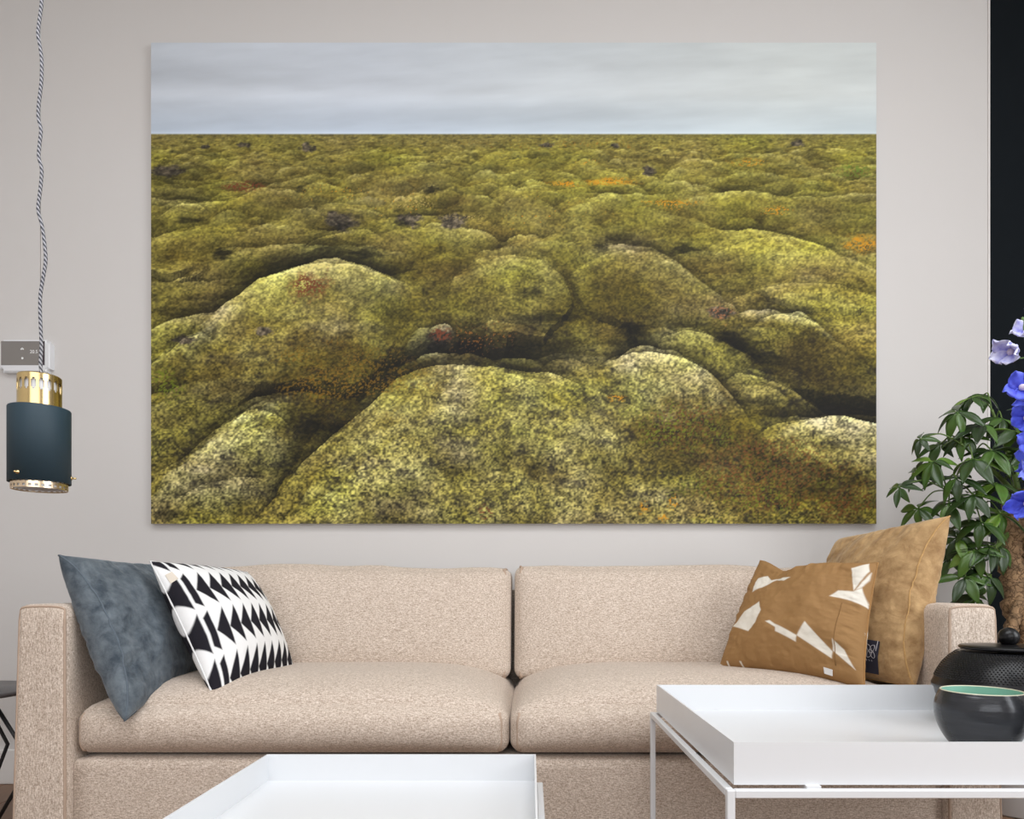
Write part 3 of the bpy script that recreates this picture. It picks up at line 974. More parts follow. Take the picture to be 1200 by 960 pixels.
def pillow(label, corners, T, n, mat, seam_mat, pinch=0.06, sides=(1.0, 1.0), colorfn=None, wr=0.004, seed=1, group=None, power=0.5, seam_r=0.0032, cat='pillow', hump=None, top_dip=0.0, inset=None):
    TL, TR, BR, BL = [np.array(c, dtype=float) for c in corners]
    cen = (TL + TR + BR + BL) / 4
    ctr = Vector((cen[0], cen[1], min(BL[2], BR[2])))
    nrm = np.cross(TR - TL, BL - TL)
    nrm /= np.linalg.norm(nrm)
    if np.dot(nrm, np.array([0, 0, CAM_H]) - cen) < 0:
        nrm = -nrm
    t = np.sin(np.linspace(-1, 1, n) * math.pi / 2) * .35 + np.linspace(-1, 1, n) * .65
    A, B = np.meshgrid(t, t)      # A along the width, B from top to bottom

    def surf(A, B, side):
        u = A * (1 - pinch * (1 - B * B))
        v = B * (1 - pinch * (1 - A * A))
        v = v + top_dip * np.clip((1 - B) / 2, 0, 1) * np.exp(-((A + .45) / .42) ** 2) * 2 * (1 - A * A)
        a, b = (u[..., None] + 1) / 2, (v[..., None] + 1) / 2
        p = (TL * (1 - a) + TR * a) * (1 - b) + (BL * (1 - a) + BR * a) * b
        prof = np.clip((1 - A ** 2) * (1 - B ** 2), 0, 1) ** power
        if hump is not None:
            prof = prof * hump(A, B)
        edge = np.clip(1 - np.abs(A), 0, 1) * np.clip(1 - np.abs(B), 0, 1)
        pk = fbm(A * 9 + seed, B * 2.5, 3, seed * 7) * np.exp(-(1 - np.abs(B)) * 5) + fbm(A * 2.5 + seed, B * 9, 3, seed * 7 + 3) * np.exp(-(1 - np.abs(A)) * 5)
        crease = fbm(A * 2.2 + B * 1.1 + seed, B * 2.2 - A, 4, seed * 13)
        mk = np.clip(edge * 14, 0, 1)
        d = T * prof * (sides[0] if side > 0 else sides[1]) + mk * wr * (2.2 * (pk - .45) + 2.0 * (crease - .5))
        return p + nrm * (side * np.maximum(d, 0)[..., None])
    Vf, Vb = surf(A, B, 1).reshape(-1, 3), surf(A, B, -1).reshape(-1, 3)
    V = np.concatenate([Vf, Vb]) - np.array(ctr)
    Q = np.concatenate([grid_quads(n, n, 0), grid_quads(n, n, n * n, True)])
    root = empty('throw_pillow', ctr, label, cat, group)
    me = quad_mesh('cover', V, Q)
    if colorfn is not None:
        cf = colorfn((A + 1) / 2, (B + 1) / 2, 1).reshape(-1, 3)
        cb = colorfn((A + 1) / 2, (B + 1) / 2, -1).reshape(-1, 3)
        put_colors(me, np.concatenate([cf, cb]))
    weld(me, 2e-5)
    link('cover', me, mat, root)
    # sewn edge
    m = 40
    tt = np.linspace(-1, 1, m, endpoint=False)
    one = np.ones(m)
    loop = np.concatenate([np.stack([tt, -one], -1), np.stack([one, tt], -1), np.stack([-tt, one], -1), np.stack([-one, -tt], -1)])
    if inset:
        wv_ = np.clip(1 - np.abs(loop[:, 1]) ** 3, 0, 1)
        loop[:, 0] = np.clip(loop[:, 0], -1 - inset[0] * wv_, 1 - inset[1] * wv_)
    pts = surf(loop[:, 0], loop[:, 1], 1) - np.array(ctr)
    rr = [seam_r * (0.75 + 0.5 * random.Random(i * 7 + seed).random()) for i in range(len(pts))]
    add('seam', tube([Vector(x) for x in pts], rr, 6, closed=True), seam_mat, root)
    return root, (lambda a, b, side=1, lift=0.0: Vector(surf(np.array([a * 2 - 1.0]), np.array([b * 2 - 1.0]), side)[0] + nrm * side * lift - np.array(ctr)))


M['blue_velvet'] = velvet('washed_blue_velvet', rgb(58, 67, 76), rgb(110, 119, 126), (0.75, 0.82, 0.9), 0.35, 24)
M['blue_seam'] = plain('blue_velvet_seam', rgb(92, 102, 112), 0.9, var=0.25, scale=160)
M['tan_velvet'] = velvet('washed_tan_velvet', rgb(144, 112, 75), rgb(196, 163, 118), (1.0, 0.88, 0.72), 0.35, 22)
M['tan_seam'] = plain('tan_velvet_seam', rgb(186, 148, 96), 0.9, var=0.25, scale=160)
M['white_seam'] = plain('white_cotton_seam', (0.72, 0.72, 0.72), 0.9, var=0.05)
M['brown_seam'] = plain('ochre_cotton_seam', rgb(160, 120, 72), 0.9, var=0.1, scale=90)
M['navy_tag'] = plain('navy_woven_tag', rgb(40, 40, 56), 0.7, var=0.1, scale=100)
M['tag_thread'] = plain('pale_tag_thread', rgb(190, 186, 190), 0.8, var=0.05)
M['bw_cotton'] = attr_mat('black_white_cotton', 0.85, 0.35, 0.2)
M['ochre_cotton'] = attr_mat('ochre_cotton_print', 0.75, 0.45, 0.25)

pillow('blue-grey washed velvet pillow leaning on the sofa arm', (P(69, 651, 1.66), P(205, 664, 2.10), P(240, 786, 2.08), P(146, 845, 1.60)),
       0.105, 140, M['blue_velvet'], M['blue_seam'], pinch=0.06, sides=(0.8, 0.85), seed=2, wr=0.010, power=0.42, seam_r=0.0022, inset=(-.08, 0))

WHT, BLK = np.array([0.82, 0.82, 0.82]), np.array([0.012, 0.011, 0.016])


def bw_pattern(a, b, side):
    k = np.zeros(a.shape)
    p = 0.102
    for ri, bc in enumerate((-0.03, 0.285, 0.60, 0.915)):
        h = 0.142
        for j in range(-2, 11):
            x0 = 0.125 + j * p
            tri = [(x0, bc + .01), (x0 + p, bc - h), (x0 + p, bc + h)]
            if j == -2:
                tri = [(-.03, bc + .01), (.01, bc - .07), (.055, bc - h), (.058, bc + h), (.01, bc + .08)]
            if j == -1:
                tri = [(.076, bc - .10), (.12, bc - h), (.12, bc + h), (.076, bc + .10)]
            k = np.maximum(k, in_poly(a, b, tri, 0.008))
    return WHT * (1 - k[..., None]) + BLK * k[..., None]


bw, bw_at = pillow('white cotton pillow printed with rows of black triangles', (P(176, 658, 1.80), P(290, 671, 2.12), P(345, 786, 2.06), P(252, 821, 1.70)),
                   0.098, 230, M['bw_cotton'], M['white_seam'], pinch=0.035, sides=(0.9, 0.75), colorfn=bw_pattern, seed=5, wr=0.003, seam_r=0.0024)
v = [bw_at(.015, .13, 1, .003), bw_at(.055, .12, 1, .004), bw_at(.06, .185, 1, .004), bw_at(.015, .20, 1, .003)]
add('care_tag', join([([*v, *[x + Vector((-.001, .001, 0)) for x in v]], [(0, 1, 2, 3), (7, 6, 5, 4), (0, 4, 5, 1), (1, 5, 6, 2), (2, 6, 7, 3), (3, 7, 4, 0)])]),
    plain('cream_tag', rgb(214, 204, 190), 0.8), bw, False)

OCH = np.array(rgb(152, 116, 74))
CRM = np.array(rgb(226, 220, 208))
OCHRE_POLYS = []   # shapes on the cover, (across, down) in 0..1
OCHRE_POLYS += [
    [(0.87, 0.084), (0.957, 0.02), (0.98, 0.091), (0.93, 0.281)], [(0.99, 0.097), (0.94, 0.274), (0.968, 0.245), (0.99, 0.165)],
    [(0.803, 0.367), (0.846, 0.306), (0.931, 0.291), (0.97, 0.248), (1.01, 0.385), (0.909, 0.37)],
    [(0.159, 0.343), (0.138, 0.193), (0.22, 0.132), (0.294, 0.174), (0.358, 0.154), (0.313, 0.192), (0.245, 0.276)],
    [(0.324, 0.162), (0.395, 0.154), (0.469, 0.185), (0.424, 0.204)],
    [(0.066, 0.67), (0.162, 0.539), (0.285, 0.421), (0.326, 0.507), (0.314, 0.575), (0.307, 0.622), (0.257, 0.708)],
    [(0.399, 0.624), (0.429, 0.616), (0.47, 0.648), (0.637, 0.733), (0.632, 0.783), (0.486, 0.713), (0.482, 0.679)],
    [(0.637, 0.733), (0.688, 0.617), (0.854, 0.801), (0.848, 0.855)], [(0.856, 0.793), (0.863, 0.712), (0.921, 0.77), (0.971, 0.894)],
    [(0.01, 0.729), (0.0, 0.575), (0.035, 0.44), (0.045, 0.609), (0.03, 0.705)],
    [(0.0, 0.968), (0.014, 0.966), (0.049, 0.985), (0.021, 0.99)], [(0.082, 0.955), (0.096, 0.955), (0.11, 0.995), (0.098, 0.995)], [(0.196, 0.955), (0.21, 0.955), (0.222, 0.995), (0.21, 0.995)]]


def ochre_pattern(a, b, side):
    k = np.zeros(a.shape)
    for q in OCHRE_POLYS:
        k = np.maximum(k, in_poly(a if side > 0 else 1 - a, b, q, 0.008))
    return OCH * (1 - k[..., None]) + CRM * k[..., None]


oc, oc_at = pillow('ochre brown cotton pillow printed with scattered cream shards', (P(891, 657, 2.10), P(1029, 660, 1.76), P(1013, 806, 1.71), P(842, 784, 2.02)),
                   0.095, 210, M['ochre_cotton'], M['brown_seam'], pinch=0.05, top_dip=0.10, sides=(0.95, 0.7), colorfn=ochre_pattern, seed=9, wr=0.010, seam_r=0.002)
pts = [oc_at(0.885 - 0.02 * i / 14, 0.40 + 0.50 * i / 14, 1, 0.0004) for i in range(15)]
add('stitch_line', tube(pts, 0.0010, 5), plain('dark_stitch', rgb(128, 94, 54), 0.9), oc)
v = [oc_at(.80, .935, 1, .006), oc_at(.85, .94, 1, .006), oc_at(.845, .985, 1, .012), oc_at(.80, .98, 1, .012)]
add('care_tag', ([*v, *[x + Vector((.001, .001, 0)) for x in v]], [(0, 1, 2, 3), (7, 6, 5, 4), (0, 4, 5, 1), (1, 5, 6, 2), (2, 6, 7, 3), (3, 7, 4, 0)]), M['white_seam'], oc, False)

tn, tn_at = pillow('large plain tan washed velvet pillow behind the ochre printed one', (P(984, 632, 2.14), P(1113, 605, 1.76), P(1072, 806, 1.72), P(930, 790, 2.08)),
                   0.105, 150, M['tan_velvet'], M['tan_seam'], pinch=0.05, sides=(0.9, 0.75), seed=12, wr=0.010, power=0.42, seam_r=0.002, inset=(0, .09))
# woven navy label with its ring emblem
a0, a1, b0, b1 = .70, .83, .80, .985
tv = []
for bb in (b0, (b0 + b1) / 2, b1):
    for aa in (a0, (a0 + a1) / 2, a1):
        tv.append(tn_at(aa + (bb - b0) * -.12, bb, 1, .007 + .03 * max(0, bb - .88)))
tv2 = [x + Vector((.002, .002, 0)) for x in tv]
fq = [tuple(q) for q in grid_quads(3, 3)] + [tuple(q) for q in grid_quads(3, 3, 9, True)]
ring = [0, 1, 2, 5, 8, 7, 6, 3]
fq += [(ring[i], ring[i] + 9, ring[(i + 1) % 8] + 9, ring[(i + 1) % 8]) for i in range(8)]
lb = add('label_tag', (tv + tv2, fq), M['navy_tag'], tn, False)
lb['label'] = 'navy woven label with a pale ring emblem'
emb = []
for q in range(4):
    an = math.pi / 4 + q * math.pi / 2
    cx, cy = .775 + .014 * math.cos(an), .865 + .020 * math.sin(an)
    loop = []
    for i in range(16):
        th = 2 * math.pi * i / 16
        ex, ey = .021 * math.cos(th), .012 * math.sin(th)
        loop.append(tn_at(cx + (ex * math.cos(an) - ey * math.sin(an)), cy + 1.35 * (ex * math.sin(an) + ey * math.cos(an)), 1, .0095))
    emb.append(tube(loop, 0.0007, 4, closed=True))
emb.append(tube([tn_at(.803, .825, 1, .0095), tn_at(.812, .86, 1, .0095), tn_at(.824, .80, 1, .0095)], 0.0008, 4))
for i in range(3):
    emb.append(tube([tn_at(.745 + .018 * i, .915, 1, .0095), tn_at(.752 + .018 * i, .922, 1, .0095)], 0.0006, 4))
add('emblem', join(emb), M['tag_thread'], lb)


# ------------------------------------------------------------------ tray tables
def tray_table(label, x0, x1, y0, y1, zr, hh):
    t = empty('tray_table', ((x0 + x1) / 2, (y0 + y1) / 2, 0), label, 'table')
    c = t.location
    th = 0.003
    X0, X1, Y0, Y1 = x0 - c.x, x1 - c.x, y0 - c.y, y1 - c.y
    zb = zr - hh
    tr = join([box(X0, X1, Y0, Y1, zb, zb + th), box(X0, X1, Y0, Y0 + th, zb + th, zr), box(X0, X1, Y1 - th, Y1, zb + th, zr),
               box(X0, X0 + th, Y0 + th, Y1 - th, zb + th, zr), box(X1 - th, X1, Y0 + th, Y1 - th, zb + th, zr)])
    add('tray', tr, M['white_metal'], t, False)
    s, g = 0.0115, 0.013
    zt = zb - 0.004
    A0, A1, B0, B1 = X0 - g, X1 + g, Y0 - g, Y1 + g
    for (q0, q1, r0, r1) in ((A0 + s, A1 - s, B0, B0 + s), (A0 + s, A1 - s, B1 - s, B1), (A0, A0 + s, B0 + s, B1 - s), (A1 - s, A1, B0 + s, B1 - s)):
        box_obj('top_rail', (q0, q1, r0, r1, zt - s, zt), M['white_metal'], t, 0.0012, 1)
        box_obj('floor_rail', (q0, q1, r0, r1, 0.0, s), M['white_metal'], t, 0.0012, 1)
    for q0 in (A0, A1 - s):
        for r0 in (B0, B1 - s):
            box_obj('leg', (q0, q0 + s, r0, r0 + s, 0, zt), M['white_metal'], t, 0.0015, 2)
    for q0 in (X0 + 0.10, X1 - 0.12):
        box_obj('tray_support', (q0, q0 + 0.02, B0 + s * .5, B1 - s * .5, zt - 0.004, zb), M['white_metal'], t)
    return t


FD = 0.976
tray_table('wide white metal tray table carrying the black teapot', P(860, 0, FD).x, P(860, 0, FD).x + 1.0, FD, FD + 0.6, P(0, 870, FD).z, 0.060)
tray_table('low empty white metal tray table standing before the sofa', P(313, 0, 1.3).x, P(628, 0, 1.3).x, 0.72, 1.30, P(0, 884, 1.3).z, 0.052)
TZ = P(0, 870, FD).z - 0.060 + 0.003

# ------------------------------------------------------------------ teapot
tpc = P(1182, 0, 1.40)
tp = empty('teapot', (tpc.x, tpc.y, TZ), 'black cast-iron teapot with hobnail texture and round-knobbed lid', 'teapot')
TPS = 0.92
kk = 1.40 / F_PX


def zrel(py):
    return CAM_H - (py - VPY) * kk - TZ


zl = zrel(759)
zs_ = zrel(801)
prof = [(r_ * TPS, z_) for r_, z_ in [(0.0, 0.0), (0.086, 0.0), (0.098, 0.004), (0.122, 0.022), (0.140, zs_ - 0.026), (0.1435, zs_ - 0.012), (0.1475, zs_ - 0.010), (0.1485, zs_ - 0.003), (0.146, zs_ + 0.001),
        (0.142, zs_ + 0.010), (0.135, zs_ + 0.024), (0.126, zs_ + 0.038), (0.115, zs_ + 0.050), (0.104, zs_ + 0.059), (0.096, zs_ + 0.0635), (0.088, zs_ + 0.0645), (0.0, zs_ + 0.0645)]]
add('body', lathe(prof, 72), M['iron'], tp)
# hobnails: staggered rows over the shoulder
sh = prof[9:15]
rows = 15
hv, hf = [], []
arc = [0]
for i in range(1, len(sh)):
    arc.append(arc[-1] + math.hypot(sh[i][0] - sh[i - 1][0], sh[i][1] - sh[i - 1][1]))
parts = []
for r in range(rows):
    s = arc[-1] * (r + 0.5) / rows
    rr, zz = np.interp(s, arc, [p[0] for p in sh]), np.interp(s, arc, [p[1] for p in sh])
    e = 0.002
    r2, z2 = np.interp(s + e, arc, [p[0] for p in sh]), np.interp(s + e, arc, [p[1] for p in sh])
    tn_ = Vector((r2 - rr, z2 - zz)).normalized()
    nr, nz = tn_.y, -tn_.x
    cnt = 118
    q = 0.0023 * rr / 0.14
    for j in range(cnt):
        an = 2 * math.pi * (j + 0.5 * (r % 2)) / cnt
        ca, sa = math.cos(an), math.sin(an)
        c = Vector((rr * ca, rr * sa, zz))
        nn = Vector((nr * ca, nr * sa, nz))
        tt = Vector((-sa, ca, 0))
        bb = nn.cross(tt)
        base_ = [c + (tt * math.cos(k * math.pi / 3) + bb * math.sin(k * math.pi / 3)) * q for k in range(6)]
        top_ = [c + (tt * math.cos(k * math.pi / 3) + bb * math.sin(k * math.pi / 3)) * q * .55 + nn * 0.0019 for k in range(6)]
        parts.append((base_ + top_, [(k, (k + 1) % 6, (k + 1) % 6 + 6, k + 6) for k in range(6)] + [tuple(range(6, 12))]))
tag(add('hobnails', join(parts), M['iron'], tp), kind='stuff')
lid = add('lid', lathe([(0.0, zl - 0.004), (0.084, zl - 0.004), (0.0865, zl - 0.002), (0.0875, zl + 0.001), (0.085, zl + 0.0035), (0.060, zl + 0.0045), (0.040, zl + 0.0062), (0.0, zl + 0.0066)], 64), M['iron'], tp)
zk = zrel(746.5)
kp = [(0.010, zl + 0.005), (0.0085, zl + 0.009)] + [(max(0.0, 0.0192 * math.sin(a)), zk - 0.0192 * math.cos(a)) for a in np.linspace(0.45, math.pi, 14)]
add('knob', lathe(kp, 32), M['iron'], lid)
# bail handle hinged on lugs fore and aft, folded over to the far side
for sgn in (-1, 1):
    an = -math.pi / 2 + 0.16 if sgn < 0 else math.pi / 2 - 0.16
    ca, sa = math.cos(an), math.sin(an)
    lugp = [Vector((ca * r, sa * r, z)) for r, z in ((0.122, zs_ + 0.034), (0.134, zs_ + 0.046), (0.139, zs_ + 0.050), (0.134, zs_ + 0.053), (0.118, zs_ + 0.045))]
    add('lug', tube(smooth_path(lugp, 5), 0.006, 8), M['iron'], tp)
hp = []
for i in range(17):
    a = -math.pi / 2 + 0.16 + (math.pi - 0.32) * i / 16
    hp.append(Vector((0.02 + 0.20 * math.sin(math.pi * i / 16), 0.142 * math.sin(a) / math.sin(math.pi / 2 - .16) * .985, zs_ + 0.050 + 0.020 * math.sin(math.pi * i / 16))))
add('handle', tube(hp, 0.0048, 8), M['iron'], tp)
sp = smooth_path([(0.125, 0.03, 0.055), (0.165, 0.045, 0.085), (0.185, 0.055, 0.115), (0.20, 0.06, 0.13)], 5)
add('spout', tube(sp, [0.024 - 0.013 * i / (len(sp) - 1) for i in range(len(sp))], 14), M['iron'], tp)

# ------------------------------------------------------------------ bowl
bc = P(1150, 0, 1.16)
bo = empty('bowl', (bc.x, bc.y, TZ), 'round brushed black bowl with teal glazed inside', 'bowl')
kb = 1.16 / F_PX
zr_ = CAM_H - (809 - VPY) * kb - TZ
Rm = 0.0765
outer = [(0.0, 0.0), (0.034, 0.0), (0.038, 0.002), (0.048, 0.010), (0.060, 0.024), (0.070, 0.042), (0.0755, 0.060), (0.0765, 0.072), (0.0755, 0.083), (0.072, 0.093), (0.0668, zr_ - 0.001)]
inner = [(0.0638, zr_ - 0.001), (0.067, 0.092), (0.070, 0.082), (0.071, 0.072), (0.069, 0.058), (0.061, 0.038), (0.045, 0.020), (0.025, 0.012), (0.0, 0.010)]


def smooth_prof(p, n=4):
    return [(max(0.0, v.x) * 0.91, v.z) for v in smooth_path([Vector((r, 0, z)) for r, z in p], n)]


add('outer_wall', lathe(smooth_prof(outer), 72), M['bowl_out'], bo)
add('inner_glaze', lathe(smooth_prof(inner), 72), M['bowl_in'], bo)['label'] = 'teal glazed inside'
add('rim', lathe([(r_ * .91, z_) for r_, z_ in ((0.0668, zr_ - 0.001), (0.0664, zr_ + 0.0002), (0.0652, zr_ + 0.0005), (0.0642, zr_ + 0.0001), (0.0638, zr_ - 0.001))], 72), M['bowl_rim'], bo)

# ------------------------------------------------------------------ pendant lamp
PD = 1.626
pc = P(46.5, 0, PD)
ks = PD / F_PX


def zp(py):
    return CAM_H - (py - VPY) * ks


z_sh0, z_sh1 = zp(566.5), zp(479.5)
z_br1, z_rg0 = zp(442.5), zp(574.5)
lamp = empty('pendant_lamp', (pc.x, pc.y, z_rg0), 'petrol blue cylinder pendant lamp with pierced brass collar on a twisted cord', 'lamp')
L0 = z_rg0


def ring_wall(r, z0, z1, th, seg, holes, rows_z):
    """thin cylinder wall with rectangular openings: holes[(row, seg index test)]"""
    zs = sorted(set([z0, z1] + rows_z))
    V, Fq = [], []
    for rr in (r, r - th):
        for z in zs:
            for k in range(seg):
                a = 2 * math.pi * k / seg
                V.append((rr * math.cos(a), rr * math.sin(a), z))
    nz = len(zs)

    def idx(s, i, k):
        return s * nz * seg + i * seg + k % seg
    solid = {}
    for i in range(nz - 1):
        for k in range(seg):
            solid[(i, k)] = not holes(i, k)
    for (i, k), s in solid.items():
        if not s:
            continue
        Fq.append((idx(0, i, k), idx(0, i, k + 1), idx(0, i + 1, k + 1), idx(0, i + 1, k)))
        Fq.append((idx(1, i, k + 1), idx(1, i, k), idx(1, i + 1, k), idx(1, i + 1, k + 1)))
        for di, e in ((-1, (i,)), (1, (i + 1,))):
            if not solid.get((i + di, k), False):
                j = e[0]
                Fq.append((idx(0, j, k), idx(1, j, k), idx(1, j, k + 1), idx(0, j, k + 1)))
        for dk, kk_ in ((-1, k), (1, k + 1)):
            if not solid.get((i, (k + dk) % seg), False):
                Fq.append((idx(0, i, kk_), idx(0, i + 1, kk_), idx(1, i + 1, kk_), idx(1, i, kk_)))
    return V, Fq


rs_, rb_, rg_ = 31.2 * ks, 22.0 * ks, 28.2 * ks
# blue shade: double-walled open cylinder with a rounded top edge and a closing disc
add('shade', lathe([(rb_ * .98 - L0 * 0, z_sh1 - L0 - 0.004), (rs_ - 0.003, z_sh1 - L0 - 0.002), (rs_ - 0.001, z_sh1 - L0), (rs_, z_sh1 - L0 - 0.002), (rs_, z_sh0 - L0), (rs_ - 0.0015, z_sh0 - L0), (rs_ - 0.0015, z_sh1 - L0 - 0.006), (rb_ * .98, z_sh1 - L0 - 0.008)], 72), M['shade_blue'], lamp)
zb0 = z_sh1 - L0 - 0.02
zb1 = z_br1 - L0
hb_ = zb1 - zb0
rowz = [zb0 + hb_ * t for t in (.70, .74, .86, .90)]
add('brass_collar', ring_wall(rb_, zb0, zb1, 0.0012, 108, lambda i, k: (i == 2 and k % 6 in (1, 2, 3, 4)) or (i in (1, 3) and k % 6 in (2, 3)), [zb0 + hb_ * .60, zb0 + hb_ * .645, zb0 + hb_ * .835, zb0 + hb_ * .88]), M['brass'], lamp, False)
add('inner_sleeve', lathe([(rb_ - 0.005, zb0), (rb_ - 0.005, zb1 - 0.001)], 40), M['white_plastic'], lamp)
add('collar_top', lathe([(rb_, zb1), (rb_ - 0.0015, zb1 + 0.0022), (rb_ - 0.005, zb1 + 0.003), (0.010, zb1 + 0.004), (0.008, zb1 + 0.010), (0.0, zb1 + 0.011)], 64), M['brass'], lamp)
h0 = 0.0
rz_ = [h0 + 0.003, h0 + 0.0085, h0 + 0.014, h0 + 0.023]
add('pierced_ring', ring_wall(rg_, h0, h0 + 0.05, 0.0012, 112, lambda i, k: (k % 4 in (0, 1) and i == 1) or ((k + 2) % 4 in (0, 1) and i == 3), rz_), M['brass_pale'], lamp, False)
add('reflector', lathe([(rg_ - 0.003, 0.004), (rg_ - 0.004, 0.10), (rg_ - 0.014, 0.125), (0.02, 0.13), (0.0, 0.13)], 48), M['white_plastic'], lamp)
blb = [(0.0, 0.045)] + [(0.024 * math.sin(a), 0.07 - 0.025 * math.cos(a)) for a in np.linspace(0.15, 2.4, 12)] + [(0.013, 0.10), (0.013, 0.128)]
add('bulb', lathe(blb, 24), plain('frosted_bulb', (0.8, 0.8, 0.78), 0.35), lamp)
for an in (math.radians(-95), math.radians(25), math.radians(145)):
    c0 = Vector((math.cos(an) * (rs_ - 0.002), math.sin(an) * (rs_ - 0.002), z_sh0 - L0 + 0.016))
    d0 = Vector((math.cos(an), math.sin(an), 0))
    add('thumb_screw', tube([c0, c0 + d0 * 0.004, c0 + d0 * 0.0042, c0 + d0 * 0.011, c0 + d0 * 0.0125], [0.0045, 0.0045, 0.0022, 0.0026, 0.0012], 12), M['brass'], lamp)
# cord: black and white twisted yarn
m, nt, b = new_mat('twisted_cord')
tc = N(nt, 'ShaderNodeTexCoord')
wv = N(nt, 'ShaderNodeTexWave', wave_type='BANDS', bands_direction='DIAGONAL')
wv.inputs['Scale'].default_value = 55
wv.inputs['Distortion'].default_value = 0.4
nt.links.new(tc.outputs['Object'], wv.inputs['Vector'])
cr = N(nt, 'ShaderNodeValToRGB')
cr.color_ramp.elements[0].position = .4
cr.color_ramp.elements[0].color = (*rgb(66, 68, 76), 1)
cr.color_ramp.elements[1].position = .62
cr.color_ramp.elements[1].color = (*rgb(172, 172, 178), 1)
nt.links.new(wv.outputs['Fac'], cr.inputs[0])
nt.links.new(cr.outputs[0], b.inputs['Base Color'])
b.inputs['Roughness'].default_value = 0.85
M['cord'] = m
cpts = [(48.5, 438), (47.5, 425), (48.5, 408), (48, 390), (47, 365), (47.5, 345), (50.5, 326), (53.5, 306), (52.5, 288), (49.5, 266), (44.8, 247), (46, 232), (48, 215), (48.8, 198), (45.5, 184), (46.5, 168), (48, 152), (45, 138),
        (45.5, 122), (48.5, 96), (48.8, 70), (46.5, 52), (44.5, 40), (46.5, 22), (48.8, 2), (48, -20), (45.5, -60), (48, -110), (46, -170), (47, -240), (46.5, -320)]
path = [P(x, y, PD) - lamp.location for x, y in cpts]
path.append(Vector((0, 0, ZC - 0.04 - L0)))
add('cord', tube(smooth_path(path, 6), 0.0038, 8), M['cord'], lamp)
add('suspension_wire', tube([Vector((-.001, .004, zb1)), Vector((-.001, .004, ZC - 0.03 - L0))], 0.0006, 5), plain('thin_steel_wire', (0.4, 0.4, 0.4), 0.4, 0.6), lamp)
add('ceiling_rose', lathe([(0.0, ZC - 0.045 - L0), (0.02, ZC - 0.045 - L0), (0.05, ZC - 0.01 - L0), (0.05, ZC - L0)], 32), M['brass'], lamp)

# ------------------------------------------------------------------ thermostat
th_d = WD - 0.026
t0, t1 = P(-1, 436, th_d), P(58, 398, th_d)
ths = empty('thermostat', ((t0.x + t1.x) / 2, WD, t0.z), 'white wall thermostat with a grey screen behind the lamp cord', 'thermostat')
tc0 = ths.location
v, f = box(t0.x - tc0.x, t1.x - tc0.x, -0.026, 0, 0, t1.z - t0.z)
me = mesh('housing', v, f)
bm = bmesh.new()
bm.from_mesh(me)
bmesh.ops.bevel(bm, geom=[e for e in bm.edges if abs(e.verts[0].co.y - e.verts[1].co.y) > 0.01], offset=0.012, segments=5, affect='EDGES')
bmesh.ops.bevel(bm, geom=[e for e in bm.edges if e.verts[0].co.y < -0.02 and e.verts[1].co.y < -0.02], offset=0.004, segments=3, affect='EDGES')
bm.to_mesh(me)
bm.free()
link('housing', me, M['white_plastic'], ths, False)
s0, s1 = P(1.5, 428, th_d), P(52.5, 400, th_d)
scr = box_obj('screen', (s0.x - tc0.x, s1.x - tc0.x, -0.0272, -0.024, s0.z - tc0.z, s1.z - tc0.z), M['screen'], ths)
bar = P(49.6, 428, th_d)
box_obj('screen_edge', (bar.x - tc0.x, s1.x - tc0.x, -0.0276, -0.0271, s0.z - tc0.z, s1.z - tc0.z), plain('dark_screen_edge', rgb(62, 52, 60), 0.3), scr)
fc = bpy.data.curves.new('reading', 'FONT')
fc.body = '20.5'
fc.size = 0.0165
fc.extrude = 0.0002
fo = bpy.data.objects.new('tmp', fc)
COL.objects.link(fo)
bpy.context.view_layer.update()
fme = bpy.data.meshes.new_from_object(fo.evaluated_get(bpy.context.evaluated_depsgraph_get()))
bpy.data.objects.remove(fo)
rd = link('reading', fme, M['screen_ink'], scr, False)
q = P(35.2, 414.2, th_d) - tc0
rd.location = (q.x, -0.0274, q.z)
rd.rotation_euler = (math.pi / 2, 0, 0)
for (cx, cy, r) in ((26.5, 420, 1.3), (25.2, 409.4, 0.9), (27.4, 409.4, 0.9), (26.3, 408.6, 1.0)):
    q = P(cx, cy, th_d) - tc0
    kq = th_d / F_PX * r
    v = [(q.x + kq * math.cos(a), -0.0275, q.z + kq * math.sin(a)) for a in np.linspace(0, 2 * math.pi, 14, endpoint=False)]
    v2 = [(x, -0.0268, z) for x, y, z in v]
    add('icon', (v + v2, [tuple(range(14))] + [(i, i + 14, (i + 1) % 14 + 14, (i + 1) % 14) for i in range(14)]), M['screen_ink'], scr, False)

# ------------------------------------------------------------------ wire side table
sd = 1.92
st = empty('side_table', (-1.62, sd, 0), 'small grey-topped side table on black bent-wire legs beside the sofa', 'table')
ztop = P(0, 809, sd).z
add('table_top', lathe([(0.0, ztop - 0.014), (0.205, ztop - 0.014), (0.212, ztop - 0.010), (0.212, ztop - 0.003), (0.209, ztop), (0.0, ztop)], 56), M['grey_top'], st)
for i in range(4):
    an = i * math.pi / 2 + 0.02
    ca, sa = math.cos(an), math.sin(an)
    rr = [(0.12, ztop - 0.016), (0.235, 0.205), (0.12, 0.008)]
    add('leg', tube([Vector((ca * r, sa * r, z)) for r, z in rr], 0.0055, 8), M['black_metal'], st)
for z_ in (ztop - 0.018, 0.008):
    add('ring', tube([Vector((0.12 * math.cos(a), 0.12 * math.sin(a), z_)) for a in np.linspace(0, 2 * math.pi, 40, endpoint=False)], 0.005, 8, closed=True), M['black_metal'], st)

